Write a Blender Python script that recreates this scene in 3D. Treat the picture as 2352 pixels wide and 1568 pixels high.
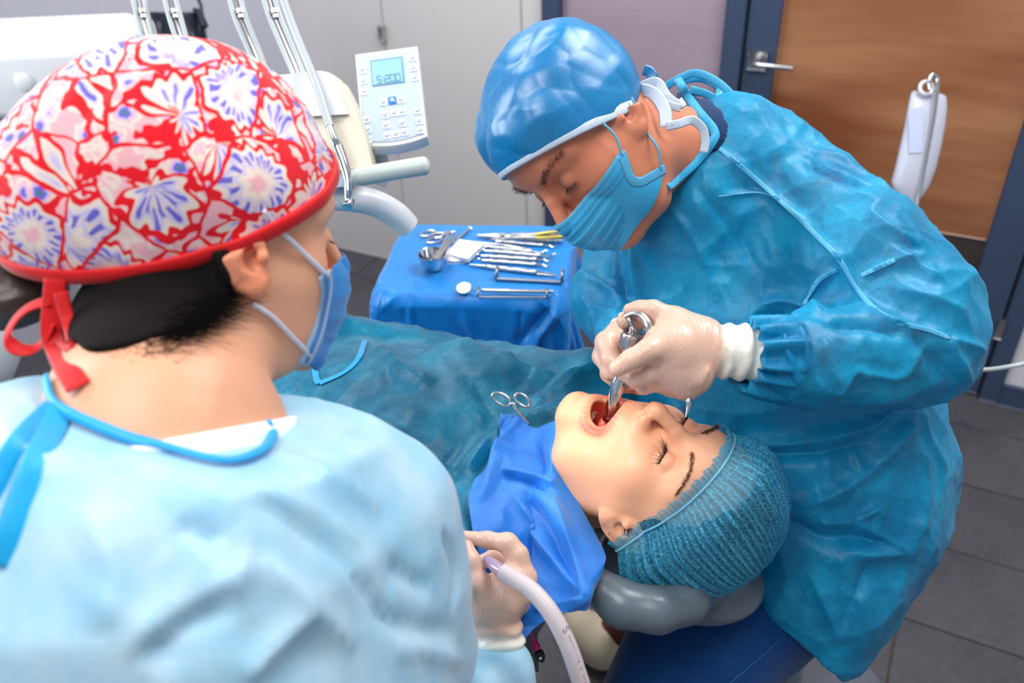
import bpy, bmesh, math, random
import numpy as np
from mathutils import Vector, Matrix
from mathutils.bvhtree import BVHTree

for _o in list(bpy.data.objects):
    bpy.data.objects.remove(_o)
SC = bpy.context.scene
COL = SC.collection

# ------------------------------------------------------------------ camera
FPX = 1960.0                       # focal length in pixels of a 2352 px wide frame
PITCH, ROLL = math.radians(34.0), math.radians(-2.4)
CAM = np.array([0.0, 0.0, 1.75])
FW = np.array([0, math.cos(PITCH), -math.sin(PITCH)])
_R0 = np.array([1.0, 0, 0]); _U0 = np.array([0, math.sin(PITCH), math.cos(PITCH)])
RT = math.cos(ROLL) * _R0 + math.sin(ROLL) * _U0
UP = -math.sin(ROLL) * _R0 + math.cos(ROLL) * _U0
cd = bpy.data.cameras.new('camera'); cam = bpy.data.objects.new('camera', cd); COL.objects.link(cam)
cd.sensor_width = 36.0; cd.lens = 36.0 * FPX / 2352.0; cd.clip_start = 0.02; cd.clip_end = 50
cam.matrix_world = Matrix(((RT[0], UP[0], -FW[0], CAM[0]), (RT[1], UP[1], -FW[1], CAM[1]),
                           (RT[2], UP[2], -FW[2], CAM[2]), (0, 0, 0, 1)))
cd.dof.use_dof = True; cd.dof.focus_distance = 0.96; cd.dof.aperture_fstop = 4.5
SC.camera = cam

# ------------------------------------------------------------------ light and exposure
SC.view_settings.view_transform = 'Standard'; SC.view_settings.look = 'None'
SC.view_settings.gamma = 1.0; SC.view_settings.use_curve_mapping = False
SC.view_settings.exposure = 0.0
try:
    SC.cycles.use_denoising = True
    SC.cycles.max_bounces = 8; SC.cycles.transparent_max_bounces = 12
    SC.cycles.sample_clamp_indirect = 4.0
    SC.cycles.caustics_reflective = False; SC.cycles.caustics_refractive = False
except Exception:
    pass
wd = bpy.data.worlds.new('room_ambient'); SC.world = wd; wd.use_nodes = True
bg = wd.node_tree.nodes['Background']; bg.inputs['Color'].default_value = (0.86, 0.92, 1.0, 1); bg.inputs['Strength'].default_value = 0.36

def area(name, loc, target, sx, sy, power, color=(1, 1, 1)):
    ld = bpy.data.lights.new(name, 'AREA'); ld.shape = 'RECTANGLE'; ld.size = sx; ld.size_y = sy
    ld.energy = power; ld.color = color
    o = bpy.data.objects.new(name, ld); COL.objects.link(o); o.location = loc
    o.rotation_euler = (Vector(target) - Vector(loc)).to_track_quat('-Z', 'Y').to_euler()
    return o
area('assumed_ceiling_light', (-0.5, 0.1, 2.62), (-0.5, 0.1, 0), 0.9, 0.9, 20, (1, 0.985, 0.96))  # three overhead lights, assumed and out of view; no ceiling panels are modelled
area('assumed_ceiling_light', (0.9, 1.3, 2.62), (0.9, 1.3, 0), 0.9, 0.9, 34, (1, 0.985, 0.96))
area('assumed_ceiling_light', (-0.6, 2.2, 2.62), (-0.6, 2.2, 0), 0.9, 0.9, 20, (1, 0.985, 0.96))
area('assumed_window_light', (-1.76, 1.15, 1.92), (0.1, 0.95, 1.35), 0.28, 1.4, 24, (0.93, 0.97, 1.0))  # no window modelled; unseen area light, assumed, placed to streak the dentist's cap
sp = bpy.data.lights.new('assumed_surgical_lamp', 'SPOT'); spo = bpy.data.objects.new('assumed_surgical_lamp', sp); COL.objects.link(spo)  # unseen lamp, assumed from the warm bright patch at the mouth; spot only
sp.energy = 44; sp.color = (1.0, 0.90, 0.74); sp.spot_size = math.radians(11); sp.spot_blend = 0.9; sp.shadow_soft_size = 0.05
spo.location = (-0.36, 0.40, 2.0); spo.rotation_euler = (Vector((0.075, 0.70, 1.13)) - Vector(spo.location)).to_track_quat('-Z', 'Y').to_euler()

# ------------------------------------------------------------------ helpers: points and vectors
def A(*v):
    return np.array(v, dtype=float)
def nrm(v):
    v = np.asarray(v, float); return v / (np.linalg.norm(v) + 1e-12)
def P(px, py, t):
    """world point seen at pixel (px, py) of the photograph at distance t along the view axis"""
    return CAM + t * (FW + RT * ((px - 1176.0) / FPX) + UP * ((784.0 - py) / FPX))
def PX(p):
    d = np.asarray(p) - CAM; t = d @ FW
    return 1176 + FPX * (d @ RT) / t, 784 - FPX * (d @ UP) / t, t
def ray(px, py):
    return nrm(FW + RT * ((px - 1176.0) / FPX) + UP * ((784.0 - py) / FPX))
def on_plane(px, py, o, n):
    d = ray(px, py); return CAM + d * (((o - CAM) @ n) / (d @ n))
def on_z(px, py, z):
    return on_plane(px, py, A(0, 0, z), A(0, 0, 1))
def CV(x, y, z):
    """direction given in camera axes (right, up, towards the viewer) -> world"""
    return x * RT + y * UP - z * FW

# ------------------------------------------------------------------ noise
_rs = np.random.RandomState(7)
_perm = _rs.permutation(256); _perm = np.concatenate([_perm, _perm, _perm])
_g3 = _rs.normal(size=(256, 3)); _g3 /= np.linalg.norm(_g3, axis=1, keepdims=True)
def pnoise(p):
    p = np.asarray(p, float); i = np.floor(p).astype(int); f = p - i
    w = f * f * f * (f * (f * 6 - 15) + 10); i &= 255; r = np.zeros(len(p))
    for dx in (0, 1):
        for dy in (0, 1):
            for dz in (0, 1):
                h = _perm[_perm[_perm[i[:, 0] + dx] + i[:, 1] + dy] + i[:, 2] + dz]
                g = _g3[h]
                d = (f[:, 0] - dx) * g[:, 0] + (f[:, 1] - dy) * g[:, 1] + (f[:, 2] - dz) * g[:, 2]
                r += d * (w[:, 0] if dx else 1 - w[:, 0]) * (w[:, 1] if dy else 1 - w[:, 1]) * (w[:, 2] if dz else 1 - w[:, 2])
    return r
def ridged(p):
    return 1 - np.abs(pnoise(p)) * 2.6
def crumple(p, s, seed=0.0, oct=3, warp=0.5):
    """creased-sheet height: ridged noise on a warped domain; s = features per metre"""
    q = p * s + seed
    q = q + warp * np.stack([pnoise(q * 0.6 + 11), pnoise(q * 0.6 + 37), pnoise(q * 0.6 + 71)], 1)
    r = 0; a = 1.0
    for k in range(oct):
        r = r + a * np.abs(pnoise(q)); a *= 0.5; q = q * 1.93 + 5.3
    return r - 0.3

# ------------------------------------------------------------------ signed distance modelling
def d_sph(p, c, r):
    return np.linalg.norm(p - c, axis=1) - r
def d_rc(p, a, b, ra, rb):
    ab = np.asarray(b) - np.asarray(a); L2 = ab @ ab
    h = np.clip(((p - a) @ ab) / (L2 + 1e-12), 0, 1)
    return np.linalg.norm(p - a - h[:, None] * ab, axis=1) - (ra + (rb - ra) * h)
def d_ell(p, c, r, R=None):
    q = p - c
    if R is not None:
        q = q @ np.asarray(R).T
    r = np.asarray(r, float); k0 = np.linalg.norm(q / r, axis=1); k1 = np.linalg.norm(q / (r * r), axis=1)
    return k0 * (k0 - 1) / (k1 + 1e-9)
def d_box(p, c, hb, rad, R=None):
    q = p - c
    if R is not None:
        q = q @ np.asarray(R).T
    q = np.abs(q) - (np.asarray(hb) - rad)
    return np.linalg.norm(np.maximum(q, 0), axis=1) + np.minimum(q.max(1), 0) - rad
def su(a, b, k):
    if k <= 0: return np.minimum(a, b)
    h = np.maximum(k - np.abs(a - b), 0) / k
    return np.minimum(a, b) - h * h * k * 0.25
def ss(a, b, k):
    return -su(-a, b, k)
def d_chain(p, pts, rad, k=0.004):
    d = None
    for i in range(len(pts) - 1):
        e = d_rc(p, pts[i], pts[i + 1], rad[i], rad[i + 1])
        d = e if d is None else su(d, e, k)
    return d

def sdf_mesh(fn, lo, hi, h, B=6):
    """surface of fn(points) = 0 as (verts, quads): sparse evaluation, then surface nets"""
    lo = np.asarray(lo, float); hi = np.asarray(hi, float)
    nb = np.maximum(np.ceil((hi - lo) / (h * B)).astype(int), 1)
    bi = np.stack(np.meshgrid(*[np.arange(n) for n in nb], indexing='ij'), -1).reshape(-1, 3)
    dc = np.concatenate([fn(c) for c in np.array_split(lo + (bi + 0.5) * (h * B) - h * 0.5, max(1, len(bi) // 200000))])
    D = np.repeat(np.repeat(np.repeat(dc.reshape(nb), B, 0), B, 1), B, 2).astype(np.float32)
    act = np.abs(dc) < h * B * 1.35
    off = np.stack(np.meshgrid(*[np.arange(B)] * 3, indexing='ij'), -1).reshape(-1, 3)
    ab = bi[act] * B
    for ch in np.array_split(ab, max(1, len(ab) * B ** 3 // 300000)):
        idx = (ch[:, None, :] + off[None]).reshape(-1, 3)
        D[idx[:, 0], idx[:, 1], idx[:, 2]] = fn(lo + idx * h)
    return surf_nets(D, lo, h)

def surf_nets(D, lo, h):
    S = D < 0
    nx, ny, nz = S.shape
    c = np.zeros((nx - 1, ny - 1, nz - 1), np.uint8)
    for dx in (0, 1):
        for dy in (0, 1):
            for dz in (0, 1):
                c += S[dx:nx - 1 + dx, dy:ny - 1 + dy, dz:nz - 1 + dz]
    cells = np.argwhere((c > 0) & (c < 8))
    idm = np.full(c.shape, -1, np.int32); idm[cells[:, 0], cells[:, 1], cells[:, 2]] = np.arange(len(cells))
    cor = np.array([[0, 0, 0], [1, 0, 0], [0, 1, 0], [1, 1, 0], [0, 0, 1], [1, 0, 1], [0, 1, 1], [1, 1, 1]])
    v = np.stack([D[cells[:, 0] + o[0], cells[:, 1] + o[1], cells[:, 2] + o[2]] for o in cor], 1).astype(float)
    acc = np.zeros((len(cells), 3)); cnt = np.zeros(len(cells))
    for a, b in ((0, 1), (2, 3), (4, 5), (6, 7), (0, 2), (1, 3), (4, 6), (5, 7), (0, 4), (1, 5), (2, 6), (3, 7)):
        va, vb = v[:, a], v[:, b]; m = (va < 0) != (vb < 0)
        t = np.where(m, va / np.where(m, va - vb, 1), 0)
        q = cor[a] + t[:, None] * (cor[b] - cor[a])
        acc += q * m[:, None]; cnt += m
    V = np.asarray(lo) + (cells + acc / cnt[:, None]) * h
    Q = []
    for ax in range(3):
        s0 = [slice(None)] * 3; s1 = [slice(None)] * 3; s0[ax] = slice(0, -1); s1[ax] = slice(1, None)
        e = np.argwhere(S[tuple(s0)] != S[tuple(s1)])
        u, w = [(1, 2), (2, 0), (0, 1)][ax]
        ok = (e[:, u] > 0) & (e[:, w] > 0) & (e[:, u] < S.shape[u] - 1) & (e[:, w] < S.shape[w] - 1)
        e = e[ok]
        ins = S[e[:, 0], e[:, 1], e[:, 2]]
        def cid(du, dw):
            q = e.copy(); q[:, u] += du; q[:, w] += dw
            return idm[q[:, 0], q[:, 1], q[:, 2]]
        q = np.stack([cid(-1, -1), cid(0, -1), cid(0, 0), cid(-1, 0)], 1)
        q[~ins] = q[~ins][:, ::-1]
        Q.append(q)
    Q = np.concatenate(Q); Q = Q[(Q >= 0).all(1)]
    return V, Q

def edges_of(F):
    n = F.shape[1]
    E = np.concatenate([F[:, [i, (i + 1) % n]] for i in range(n)]); E.sort(1)
    return np.unique(E, axis=0)
def smooth(V, F, it=2, lam=0.5, mask=None):
    E = edges_of(F); n = len(V)
    deg = np.bincount(E.ravel(), minlength=n)[:, None].clip(1)
    for k in range(it):
        for l in (lam, -lam * 1.04):
            s = np.zeros_like(V)
            for d in range(3):
                s[:, d] = np.bincount(E[:, 0], V[E[:, 1], d], n) + np.bincount(E[:, 1], V[E[:, 0], d], n)
            dv = l * (s / deg - V)
            V = V + (dv if mask is None else dv * mask[:, None])
    return V
def vnormals(V, F):
    a = V[F[:, 2]] - V[F[:, 0]]; b = V[F[:, -1]] - V[F[:, 1]]
    fn = np.cross(a, b); N = np.zeros_like(V)
    for i in range(F.shape[1]):
        for d in range(3):
            N[:, d] += np.bincount(F[:, i], fn[:, d], len(V))
    return N / (np.linalg.norm(N, axis=1, keepdims=True) + 1e-12)

# ------------------------------------------------------------------ objects
def mesh_obj(name, V, F, mat=None, parent=None, smooth_=True, tint=None):
    me = bpy.data.meshes.new(name)
    F = np.asarray(F) if isinstance(F, np.ndarray) else F
    V = np.asarray(V, float)
    if isinstance(F, np.ndarray):
        c0 = V.mean(0); a_, b_, c_ = V[F[:, 0]] - c0, V[F[:, 1]] - c0, V[F[:, 2]] - c0
        if (np.cross(a_, b_) * c_).sum() < 0: F = F[:, ::-1].copy()          # outward facing
        n, k = F.shape
        me.vertices.add(len(V)); me.vertices.foreach_set('co', V.astype(np.float32).ravel())
        me.loops.add(n * k); me.loops.foreach_set('vertex_index', F.astype(np.int32).ravel())
        me.polygons.add(n); me.polygons.foreach_set('loop_start', np.arange(0, n * k, k, dtype=np.int32))
        me.polygons.foreach_set('loop_total', np.full(n, k, np.int32))
        me.update(calc_edges=True); me.validate()
    else:
        me.from_pydata([tuple(v) for v in V], [], F); me.update()
    if smooth_:
        me.polygons.foreach_set('use_smooth', np.ones(len(me.polygons), bool))
    if tint is not None:
        at = me.color_attributes.new('tint', 'FLOAT_COLOR', 'POINT')
        c = np.ones((len(V), 4), np.float32); c[:, :3] = tint
        at.data.foreach_set('color', c.ravel())
    o = bpy.data.objects.new(name, me); COL.objects.link(o)
    if mat: me.materials.append(mat)
    if parent: o.parent = parent
    return o
def tag(o, label=None, cat=None, group=None, kind=None):
    if label: o['label'] = label
    if cat: o['category'] = cat
    if group: o['group'] = group
    if kind: o['kind'] = kind
    return o
def empty(name, loc=(0, 0, 0)):
    o = bpy.data.objects.new(name, None); COL.objects.link(o); o.empty_display_size = 0.05
    o.location = Vector([float(x) for x in loc]); return o
def attach(o, p):
    """parent o to p keeping o where it is (only plain translations are used for parents)"""
    o.parent = p; o.matrix_parent_inverse = Matrix.Translation(-p.location)
    return o

class MB:
    """collects plain shapes and links them as one mesh object"""
    def __init__(s): s.bm = bmesh.new()
    def box(s, c, size, R=None, bev=0.0, seg=2):
        r = bmesh.ops.create_cube(s.bm, size=1.0); vs = r['verts']
        for v in vs:
            q = np.array(v.co) * np.asarray(size)
            if R is not None: q = np.asarray(R).T @ q
            v.co = Vector(q + np.asarray(c))
        if bev > 0:
            es = list({e for v in vs for e in v.link_edges})
            bmesh.ops.bevel(s.bm, geom=es, offset=bev, segments=seg, profile=0.5, affect='EDGES')
        return s
    def tube(s, pts, r, n=12, caps=True, flat=None, refn=None):
        V, F = tube_geo(pts, r, n, caps, flat, refn); s.add(V, F); return s
    def add(s, V, F):
        vs = [s.bm.verts.new(Vector([float(x) for x in v])) for v in V]
        for f in F:
            try: s.bm.faces.new([vs[int(i)] for i in f])
            except ValueError: pass
        return s
    def lathe(s, o, ax, prof, n=24):
        """prof: list of (radius, height along ax)"""
        V, F = lathe_geo(o, ax, prof, n); s.add(V, F); return s
    def obj(s, name, mat=None, parent=None, smooth_=True, sharp=40):
        bmesh.ops.recalc_face_normals(s.bm, faces=s.bm.faces)
        me = bpy.data.meshes.new(name); s.bm.to_mesh(me); s.bm.free()
        if smooth_:
            me.polygons.foreach_set('use_smooth', np.ones(len(me.polygons), bool))
            try: me.set_sharp_from_angle(angle=math.radians(sharp))
            except Exception: pass
        o = bpy.data.objects.new(name, me); COL.objects.link(o)
        if mat: me.materials.append(mat)
        if parent is not None:
            attach(o, parent)
        return o

def frame_of(t, ref=None):
    t = nrm(t); r = A(0, 0, 1) if ref is None else np.asarray(ref, float)
    if abs(t @ nrm(r)) > 0.97: r = A(1, 0, 0)
    a = nrm(np.cross(r, t)); return a, np.cross(t, a)
def resample(pts, n):
    """smooth curve through pts (Catmull-Rom), n points"""
    p = np.asarray(pts, float); m = len(p)
    if m == 2: return p[0] + (p[1] - p[0]) * np.linspace(0, 1, n)[:, None]
    q = np.vstack([2 * p[0] - p[1], p, 2 * p[-1] - p[-2]])
    u = np.linspace(0, m - 1 - 1e-9, n); i = u.astype(int); f = (u - i)[:, None]
    a, b, c, d = q[i], q[i + 1], q[i + 2], q[i + 3]
    return 0.5 * (2 * b + (c - a) * f + (2 * a - 5 * b + 4 * c - d) * f ** 2 + (3 * b - a - 3 * c + d) * f ** 3)
def tube_geo(pts, r, n=12, caps=True, flat=None, refn=None):
    """tube along pts; flat=(a,b) gives an elliptic/flat section; refn: normals (per point or one) for the b axis"""
    p = np.asarray(pts, float); m = len(p)
    r = np.full(m, r, float) if np.isscalar(r) else np.asarray(r, float)
    T = np.gradient(p, axis=0); V = []
    a, b = frame_of(T[0])
    th = np.arange(n) * 2 * math.pi / n
    for i in range(m):
        t = nrm(T[i])
        if refn is not None:
            rn = np.asarray(refn[i] if np.ndim(refn) == 2 else refn, float)
            a = nrm(np.cross(rn, t)); b = np.cross(t, a)
        else:
            a = nrm(a - t * (a @ t)); b = np.cross(t, a)
        fa, fb = flat if flat else (1, 1)
        V += [p[i] + r[i] * (fa * math.cos(x) * a + fb * math.sin(x) * b) for x in th]
    F = [[i * n + j, i * n + (j + 1) % n, (i + 1) * n + (j + 1) % n, (i + 1) * n + j] for i in range(m - 1) for j in range(n)]
    if caps:
        F += [list(range(n))[::-1], [(m - 1) * n + j for j in range(n)]]
    return np.array(V), F
def lathe_geo(o, ax, prof, n=24):
    o = np.asarray(o, float); ax = nrm(ax); a, b = frame_of(ax); V = []; F = []
    for (r, z) in prof:
        V += [o + ax * z + max(r, 1e-5) * (math.cos(x) * a + math.sin(x) * b) for x in np.arange(n) * 2 * math.pi / n]
    for i in range(len(prof) - 1):
        F += [[i * n + j, i * n + (j + 1) % n, (i + 1) * n + (j + 1) % n, (i + 1) * n + j] for j in range(n)]
    return np.array(V), F
def bvh(V, F):
    return BVHTree.FromPolygons([tuple(v) for v in V], [tuple(int(i) for i in f) for f in F])
def hit(b, px, py, off=0.0):
    """point on a surface seen at a pixel, lifted by off along its normal"""
    r = b.ray_cast(Vector(CAM), Vector(ray(px, py)))
    if r[0] is None: return None, None
    n = np.array(r[1]); n = n if n @ (CAM - np.array(r[0])) > 0 else -n
    return np.array(r[0]) + n * off, n
def snap(b, p, off=0.0):
    r = b.find_nearest(Vector(p)); q = np.array(r[0]); n = np.array(r[1]); 
    return q + n * off, n
def ribbon_on(b, pix, w, th, n=40, off=0.0015, closed=False):
    """flat strip lying on a surface along a pixel path: (verts, faces)"""
    pts, ns = [], []
    for x, y in resample([(a, c) for a, c in pix], n):
        h, m = hit(b, x, y, off)
        if h is not None: pts.append(h); ns.append(m)
    pts = np.array(pts); ns = np.array(ns)
    for _ in range(3):
        pts[1:-1] = (pts[:-2] + 2 * pts[1:-1] + pts[2:]) / 4; ns[1:-1] = (ns[:-2] + 2 * ns[1:-1] + ns[2:]) / 4
    return tube_geo(pts, 1.0, 8, True, (w / 2, th / 2), ns)
def strip_geo(pts, ns, w, th):
    return tube_geo(np.asarray(pts), 1.0, 8, True, (w / 2, th / 2), np.asarray(ns))
def grid_faces(nu, nv):
    i, j = np.meshgrid(np.arange(nu - 1), np.arange(nv - 1), indexing='ij'); a = (i * nv + j).ravel()
    return np.stack([a, a + nv, a + nv + 1, a + 1], 1)

def cloth(X, nu, nv, sdf, steps=160, it=6, g=-9.8, dt=0.012, thick=0.002, stretch=1.0, pin=None, bend=0.25, fric=0.5, X0=None, damp=0.985):
    """sheet of nu x nv points under gravity, resting on sdf (position based dynamics); returns the settled points"""
    idx = np.arange(nu * nv).reshape(nu, nv); cons = []
    def addc(a, b, k):
        cons.append((a.ravel(), b.ravel(), k))
    for s in (0, 1):
        addc(idx[s:-1:2, :], idx[s + 1::2, :], 1.0); addc(idx[:, s:-1:2], idx[:, s + 1::2], 1.0)
        for r in (0, 1):
            addc(idx[s:-1:2, r:-1:2], idx[s + 1::2, r + 1::2], 0.35); addc(idx[s + 1::2, r:-1:2], idx[s:-1:2, r + 1::2], 0.35)
    for s in range(4):
        n0 = len(idx[s::4, :][: , 0]); a = idx[s:-2:4, :]; addc(a, idx[s + 2::4, :][:len(a)], bend)
        a = idx[:, s:-2:4]; addc(a, idx[:, s + 2::4][:, :a.shape[1]], bend)
    R0 = X if X0 is None else X0
    cons = [(a[:min(len(a), len(b))], b[:min(len(a), len(b))], k) for a, b, k in cons]
    rest = [np.linalg.norm(R0[a] - R0[b], axis=1) * stretch for a, b, k in cons]
    V = np.zeros_like(X); w = np.ones(len(X))
    if pin is not None: w[pin] = 0
    X = X.copy()
    for s in range(steps):
        V[:, 2] += g * dt; V *= damp
        Q = X + V * dt * w[:, None]
        for k in range(it):
            for (a, b, st), L in zip(cons, rest):
                d = Q[b] - Q[a]; l = np.linalg.norm(d, axis=1) + 1e-9
                ws = w[a] + w[b]; c = (st * (l - L) / l / np.where(ws > 0, ws, 1))[:, None] * d
                Q[a] += c * w[a][:, None]; Q[b] -= c * w[b][:, None]
        d = sdf(Q); m = np.where((d < thick) & (w > 0))[0]
        if len(m):
            e = 0.0012; q = Q[m]; gN = np.stack([sdf(q + A(e, 0, 0)) - sdf(q - A(e, 0, 0)), sdf(q + A(0, e, 0)) - sdf(q - A(0, e, 0)),
                                                  sdf(q + A(0, 0, e)) - sdf(q - A(0, 0, e))], 1)
            gN /= np.linalg.norm(gN, axis=1, keepdims=True) + 1e-9
            mv = Q[m] + gN * (thick - d[m])[:, None]
            tang = mv - X[m]; tang -= gN * (tang * gN).sum(1, keepdims=True)
            Q[m] = mv - tang * fric
        V = (Q - X) / dt; X = Q
    return X
def sheet_obj(name, X, nu, nv, mat, parent=None, sub=1, thick=0.0012):
    o = mesh_obj(name, X, grid_faces(nu, nv), mat, parent)
    so = o.modifiers.new('thickness', 'SOLIDIFY'); so.thickness = thick; so.offset = 0
    if sub:
        sd = o.modifiers.new('smooth', 'SUBSURF'); sd.levels = sub; sd.render_levels = sub
    return o

# ------------------------------------------------------------------ materials
def lin(r, g, b):
    f = lambda c: (c / 255.0) / 12.92 if c / 255.0 <= 0.04045 else ((c / 255.0 + 0.055) / 1.055) ** 2.4
    return (f(r), f(g), f(b), 1.0)
class NT:
    def __init__(s, name):
        s.m = bpy.data.materials.new(name); s.m.use_nodes = True; s.t = s.m.node_tree; s.t.nodes.clear()
        s.out = s.n('ShaderNodeOutputMaterial')
    def n(s, kind, **kw):
        x = s.t.nodes.new(kind)
        for k, v in kw.items():
            if k.startswith('i_'):
                x.inputs[int(k[2:]) if k[2:].isdigit() else k[2:].replace('_', ' ')].default_value = v
            else: setattr(x, k, v)
        return x
    def l(s, a, b): s.t.links.new(a, b)
    def coord(s, scale=1.0, kind='Object'):
        c = s.n('ShaderNodeTexCoord'); m = s.n('ShaderNodeMapping')
        m.inputs['Scale'].default_value = (scale,) * 3 if np.isscalar(scale) else scale
        s.l(c.outputs[kind], m.inputs[0]); return m.outputs[0]
    def noise(s, scale, detail=3, rough=0.5, vec=None, dist=0.0):
        x = s.n('ShaderNodeTexNoise'); x.inputs['Scale'].default_value = scale; x.inputs['Detail'].default_value = detail
        x.inputs['Roughness'].default_value = rough; x.inputs['Distortion'].default_value = dist
        if vec is None: vec = s.coord()
        s.l(vec, x.inputs['Vector']); return x.outputs['Fac']
    def ramp(s, fac, stops, interp='LINEAR'):
        x = s.n('ShaderNodeValToRGB'); e = x.color_ramp.elements; x.color_ramp.interpolation = interp
        while len(e) > 1: e.remove(e[-1])
        e[0].position = stops[0][0]; e[0].color = stops[0][1]
        for p, c in stops[1:]:
            q = e.new(p); q.color = c
        s.l(fac, x.inputs[0]); return x.outputs['Color']
    def mix(s, fac, a, b, mode='MIX'):
        x = s.n('ShaderNodeMix'); x.data_type = 'RGBA'; x.blend_type = mode
        for i, v in ((0, fac), (6, a), (7, b)):
            if hasattr(v, 'links') or isinstance(v, bpy.types.NodeSocket): s.l(v, x.inputs[i])
            else: x.inputs[i].default_value = v
        return x.outputs[2]
    def math(s, op, a, b=0.0, c=None):
        x = s.n('ShaderNodeMath'); x.operation = op
        for i, v in enumerate((a, b) if c is None else (a, b, c)):
            if isinstance(v, bpy.types.NodeSocket): s.l(v, x.inputs[i])
            else: x.inputs[i].default_value = v
        return x.outputs[0]
    def bump(s, h, strength=0.3, dist=0.002):
        x = s.n('ShaderNodeBump'); x.inputs['Strength'].default_value = strength; x.inputs['Distance'].default_value = dist
        s.l(h, x.inputs['Height']); return x.outputs[0]
    def pbr(s, color, rough=0.5, metal=0.0, spec=0.5, normal=None, link=True, **kw):
        b = s.n('ShaderNodeBsdfPrincipled')
        for k, v in (('Base Color', color), ('Roughness', rough), ('Metallic', metal), ('Specular IOR Level', spec)):
            if isinstance(v, bpy.types.NodeSocket): s.l(v, b.inputs[k])
            else: b.inputs[k].default_value = v
        for k, v in kw.items():
            k = k.replace('_', ' ')
            if isinstance(v, bpy.types.NodeSocket): s.l(v, b.inputs[k])
            else: b.inputs[k].default_value = v
        if normal is not None: s.l(normal, b.inputs['Normal'])
        if link: s.l(b.outputs[0], s.out.inputs[0])
        return b
    def sh_mix(s, fac, a, b):
        x = s.n('ShaderNodeMixShader')
        if isinstance(fac, bpy.types.NodeSocket): s.l(fac, x.inputs[0])
        else: x.inputs[0].default_value = fac
        s.l(a, x.inputs[1]); s.l(b, x.inputs[2]); return x.outputs[0]
MATS = {}
def plain(name, rgb, rough=0.5, metal=0.0, spec=0.5, grain=0.0, gs=300, var=0.0, **kw):
    """simple material with a little procedural variation"""
    if name in MATS: return MATS[name]
    t = NT(name); c = lin(*rgb)
    if var:
        f = t.noise(9, 4); d = tuple(x * (1 - var) for x in c[:3]) + (1,)
        c = t.mix(f, d, c)
    nm = t.bump(t.noise(gs, 2), grain, 0.001) if grain else None
    t.pbr(c, rough, metal, spec, nm, **kw); MATS[name] = t.m; return t.m
def fabric(name, rgb, rgb2=None, rough=0.42, transl=0.2, alpha=1.0, weave=0.25, wscale=900, spec=0.5, sheen=0.3, mott=0.5, coat=0.0):
    """thin nonwoven sheet: embossed dots, mottling, light passing through, a little see-through"""
    if name in MATS: return MATS[name]
    t = NT(name); v = t.coord()
    rgb2 = rgb2 or tuple(int(x * 0.82) for x in rgb)
    f1 = t.noise(14, 5, 0.65, v); f2 = t.noise(260, 3, 0.7, v)
    f = t.math('ADD', t.math('MULTIPLY', f1, mott), t.math('MULTIPLY', f2, 1 - mott))
    c = t.ramp(f, [(0.32, lin(*rgb2)), (0.68, lin(*rgb))])
    vo = t.n('ShaderNodeTexVoronoi'); vo.inputs['Scale'].default_value = wscale; t.l(v, vo.inputs['Vector'])
    hgt = t.math('ADD', vo.outputs['Distance'], t.math('MULTIPLY', f2, 1.2))
    nm = t.bump(hgt, weave, 0.0006)
    b = t.pbr(c, rough, 0, spec, nm, link=False, Sheen_Weight=sheen, Sheen_Roughness=0.4, Coat_Weight=coat, Coat_Roughness=0.16)
    tr = t.n('ShaderNodeBsdfTranslucent'); t.l(c, tr.inputs[0]); t.l(nm, tr.inputs['Normal'])
    s = t.sh_mix(transl, b.outputs[0], tr.outputs[0])
    if alpha < 1:
        tp = t.n('ShaderNodeBsdfTransparent'); tp.inputs[0].default_value = tuple(0.72 + 0.28 * x for x in lin(*rgb)[:3]) + (1,)
        fa = t.math('MULTIPLY_ADD', f2, 0.25, alpha - 0.125); fa = t.math('MULTIPLY_ADD', t.math('SUBTRACT', f1, 0.5), 5.0 * (1 - alpha), fa); fa.node.use_clamp = True
        s = t.sh_mix(fa, tp.outputs[0], s)
    t.l(s, t.out.inputs[0]); MATS[name] = t.m; return t.m
def skin(name, rgb, rough=0.45, sss=0.12, blot=0.12):
    if name in MATS: return MATS[name]
    t = NT(name); a = t.n('ShaderNodeAttribute', attribute_name='tint')
    red = (rgb[0], int(rgb[1] * 0.84), int(rgb[2] * 0.80))
    c = t.mix(t.math('MULTIPLY', t.noise(38, 5, 0.6), blot * 4), lin(*rgb), lin(*red))
    c = t.mix(1.0, c, a.outputs['Color'], 'MULTIPLY')
    nm = t.bump(t.math('ADD', t.noise(900, 3, 0.7), t.noise(260, 3)), 0.12, 0.0008)
    t.pbr(c, rough, 0, 0.45, nm, Subsurface_Weight=sss, Subsurface_Radius=(0.012, 0.005, 0.003), Subsurface_Scale=1.0)
    MATS[name] = t.m; return t.m
def metal(name, rgb=(200, 202, 205), rough=0.18):
    if name in MATS: return MATS[name]
    t = NT(name); r = t.math('MULTIPLY_ADD', t.noise(120, 3), 0.12, rough - 0.06)
    t.pbr(lin(*rgb), r, 1.0, 0.5); MATS[name] = t.m; return t.m

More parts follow.
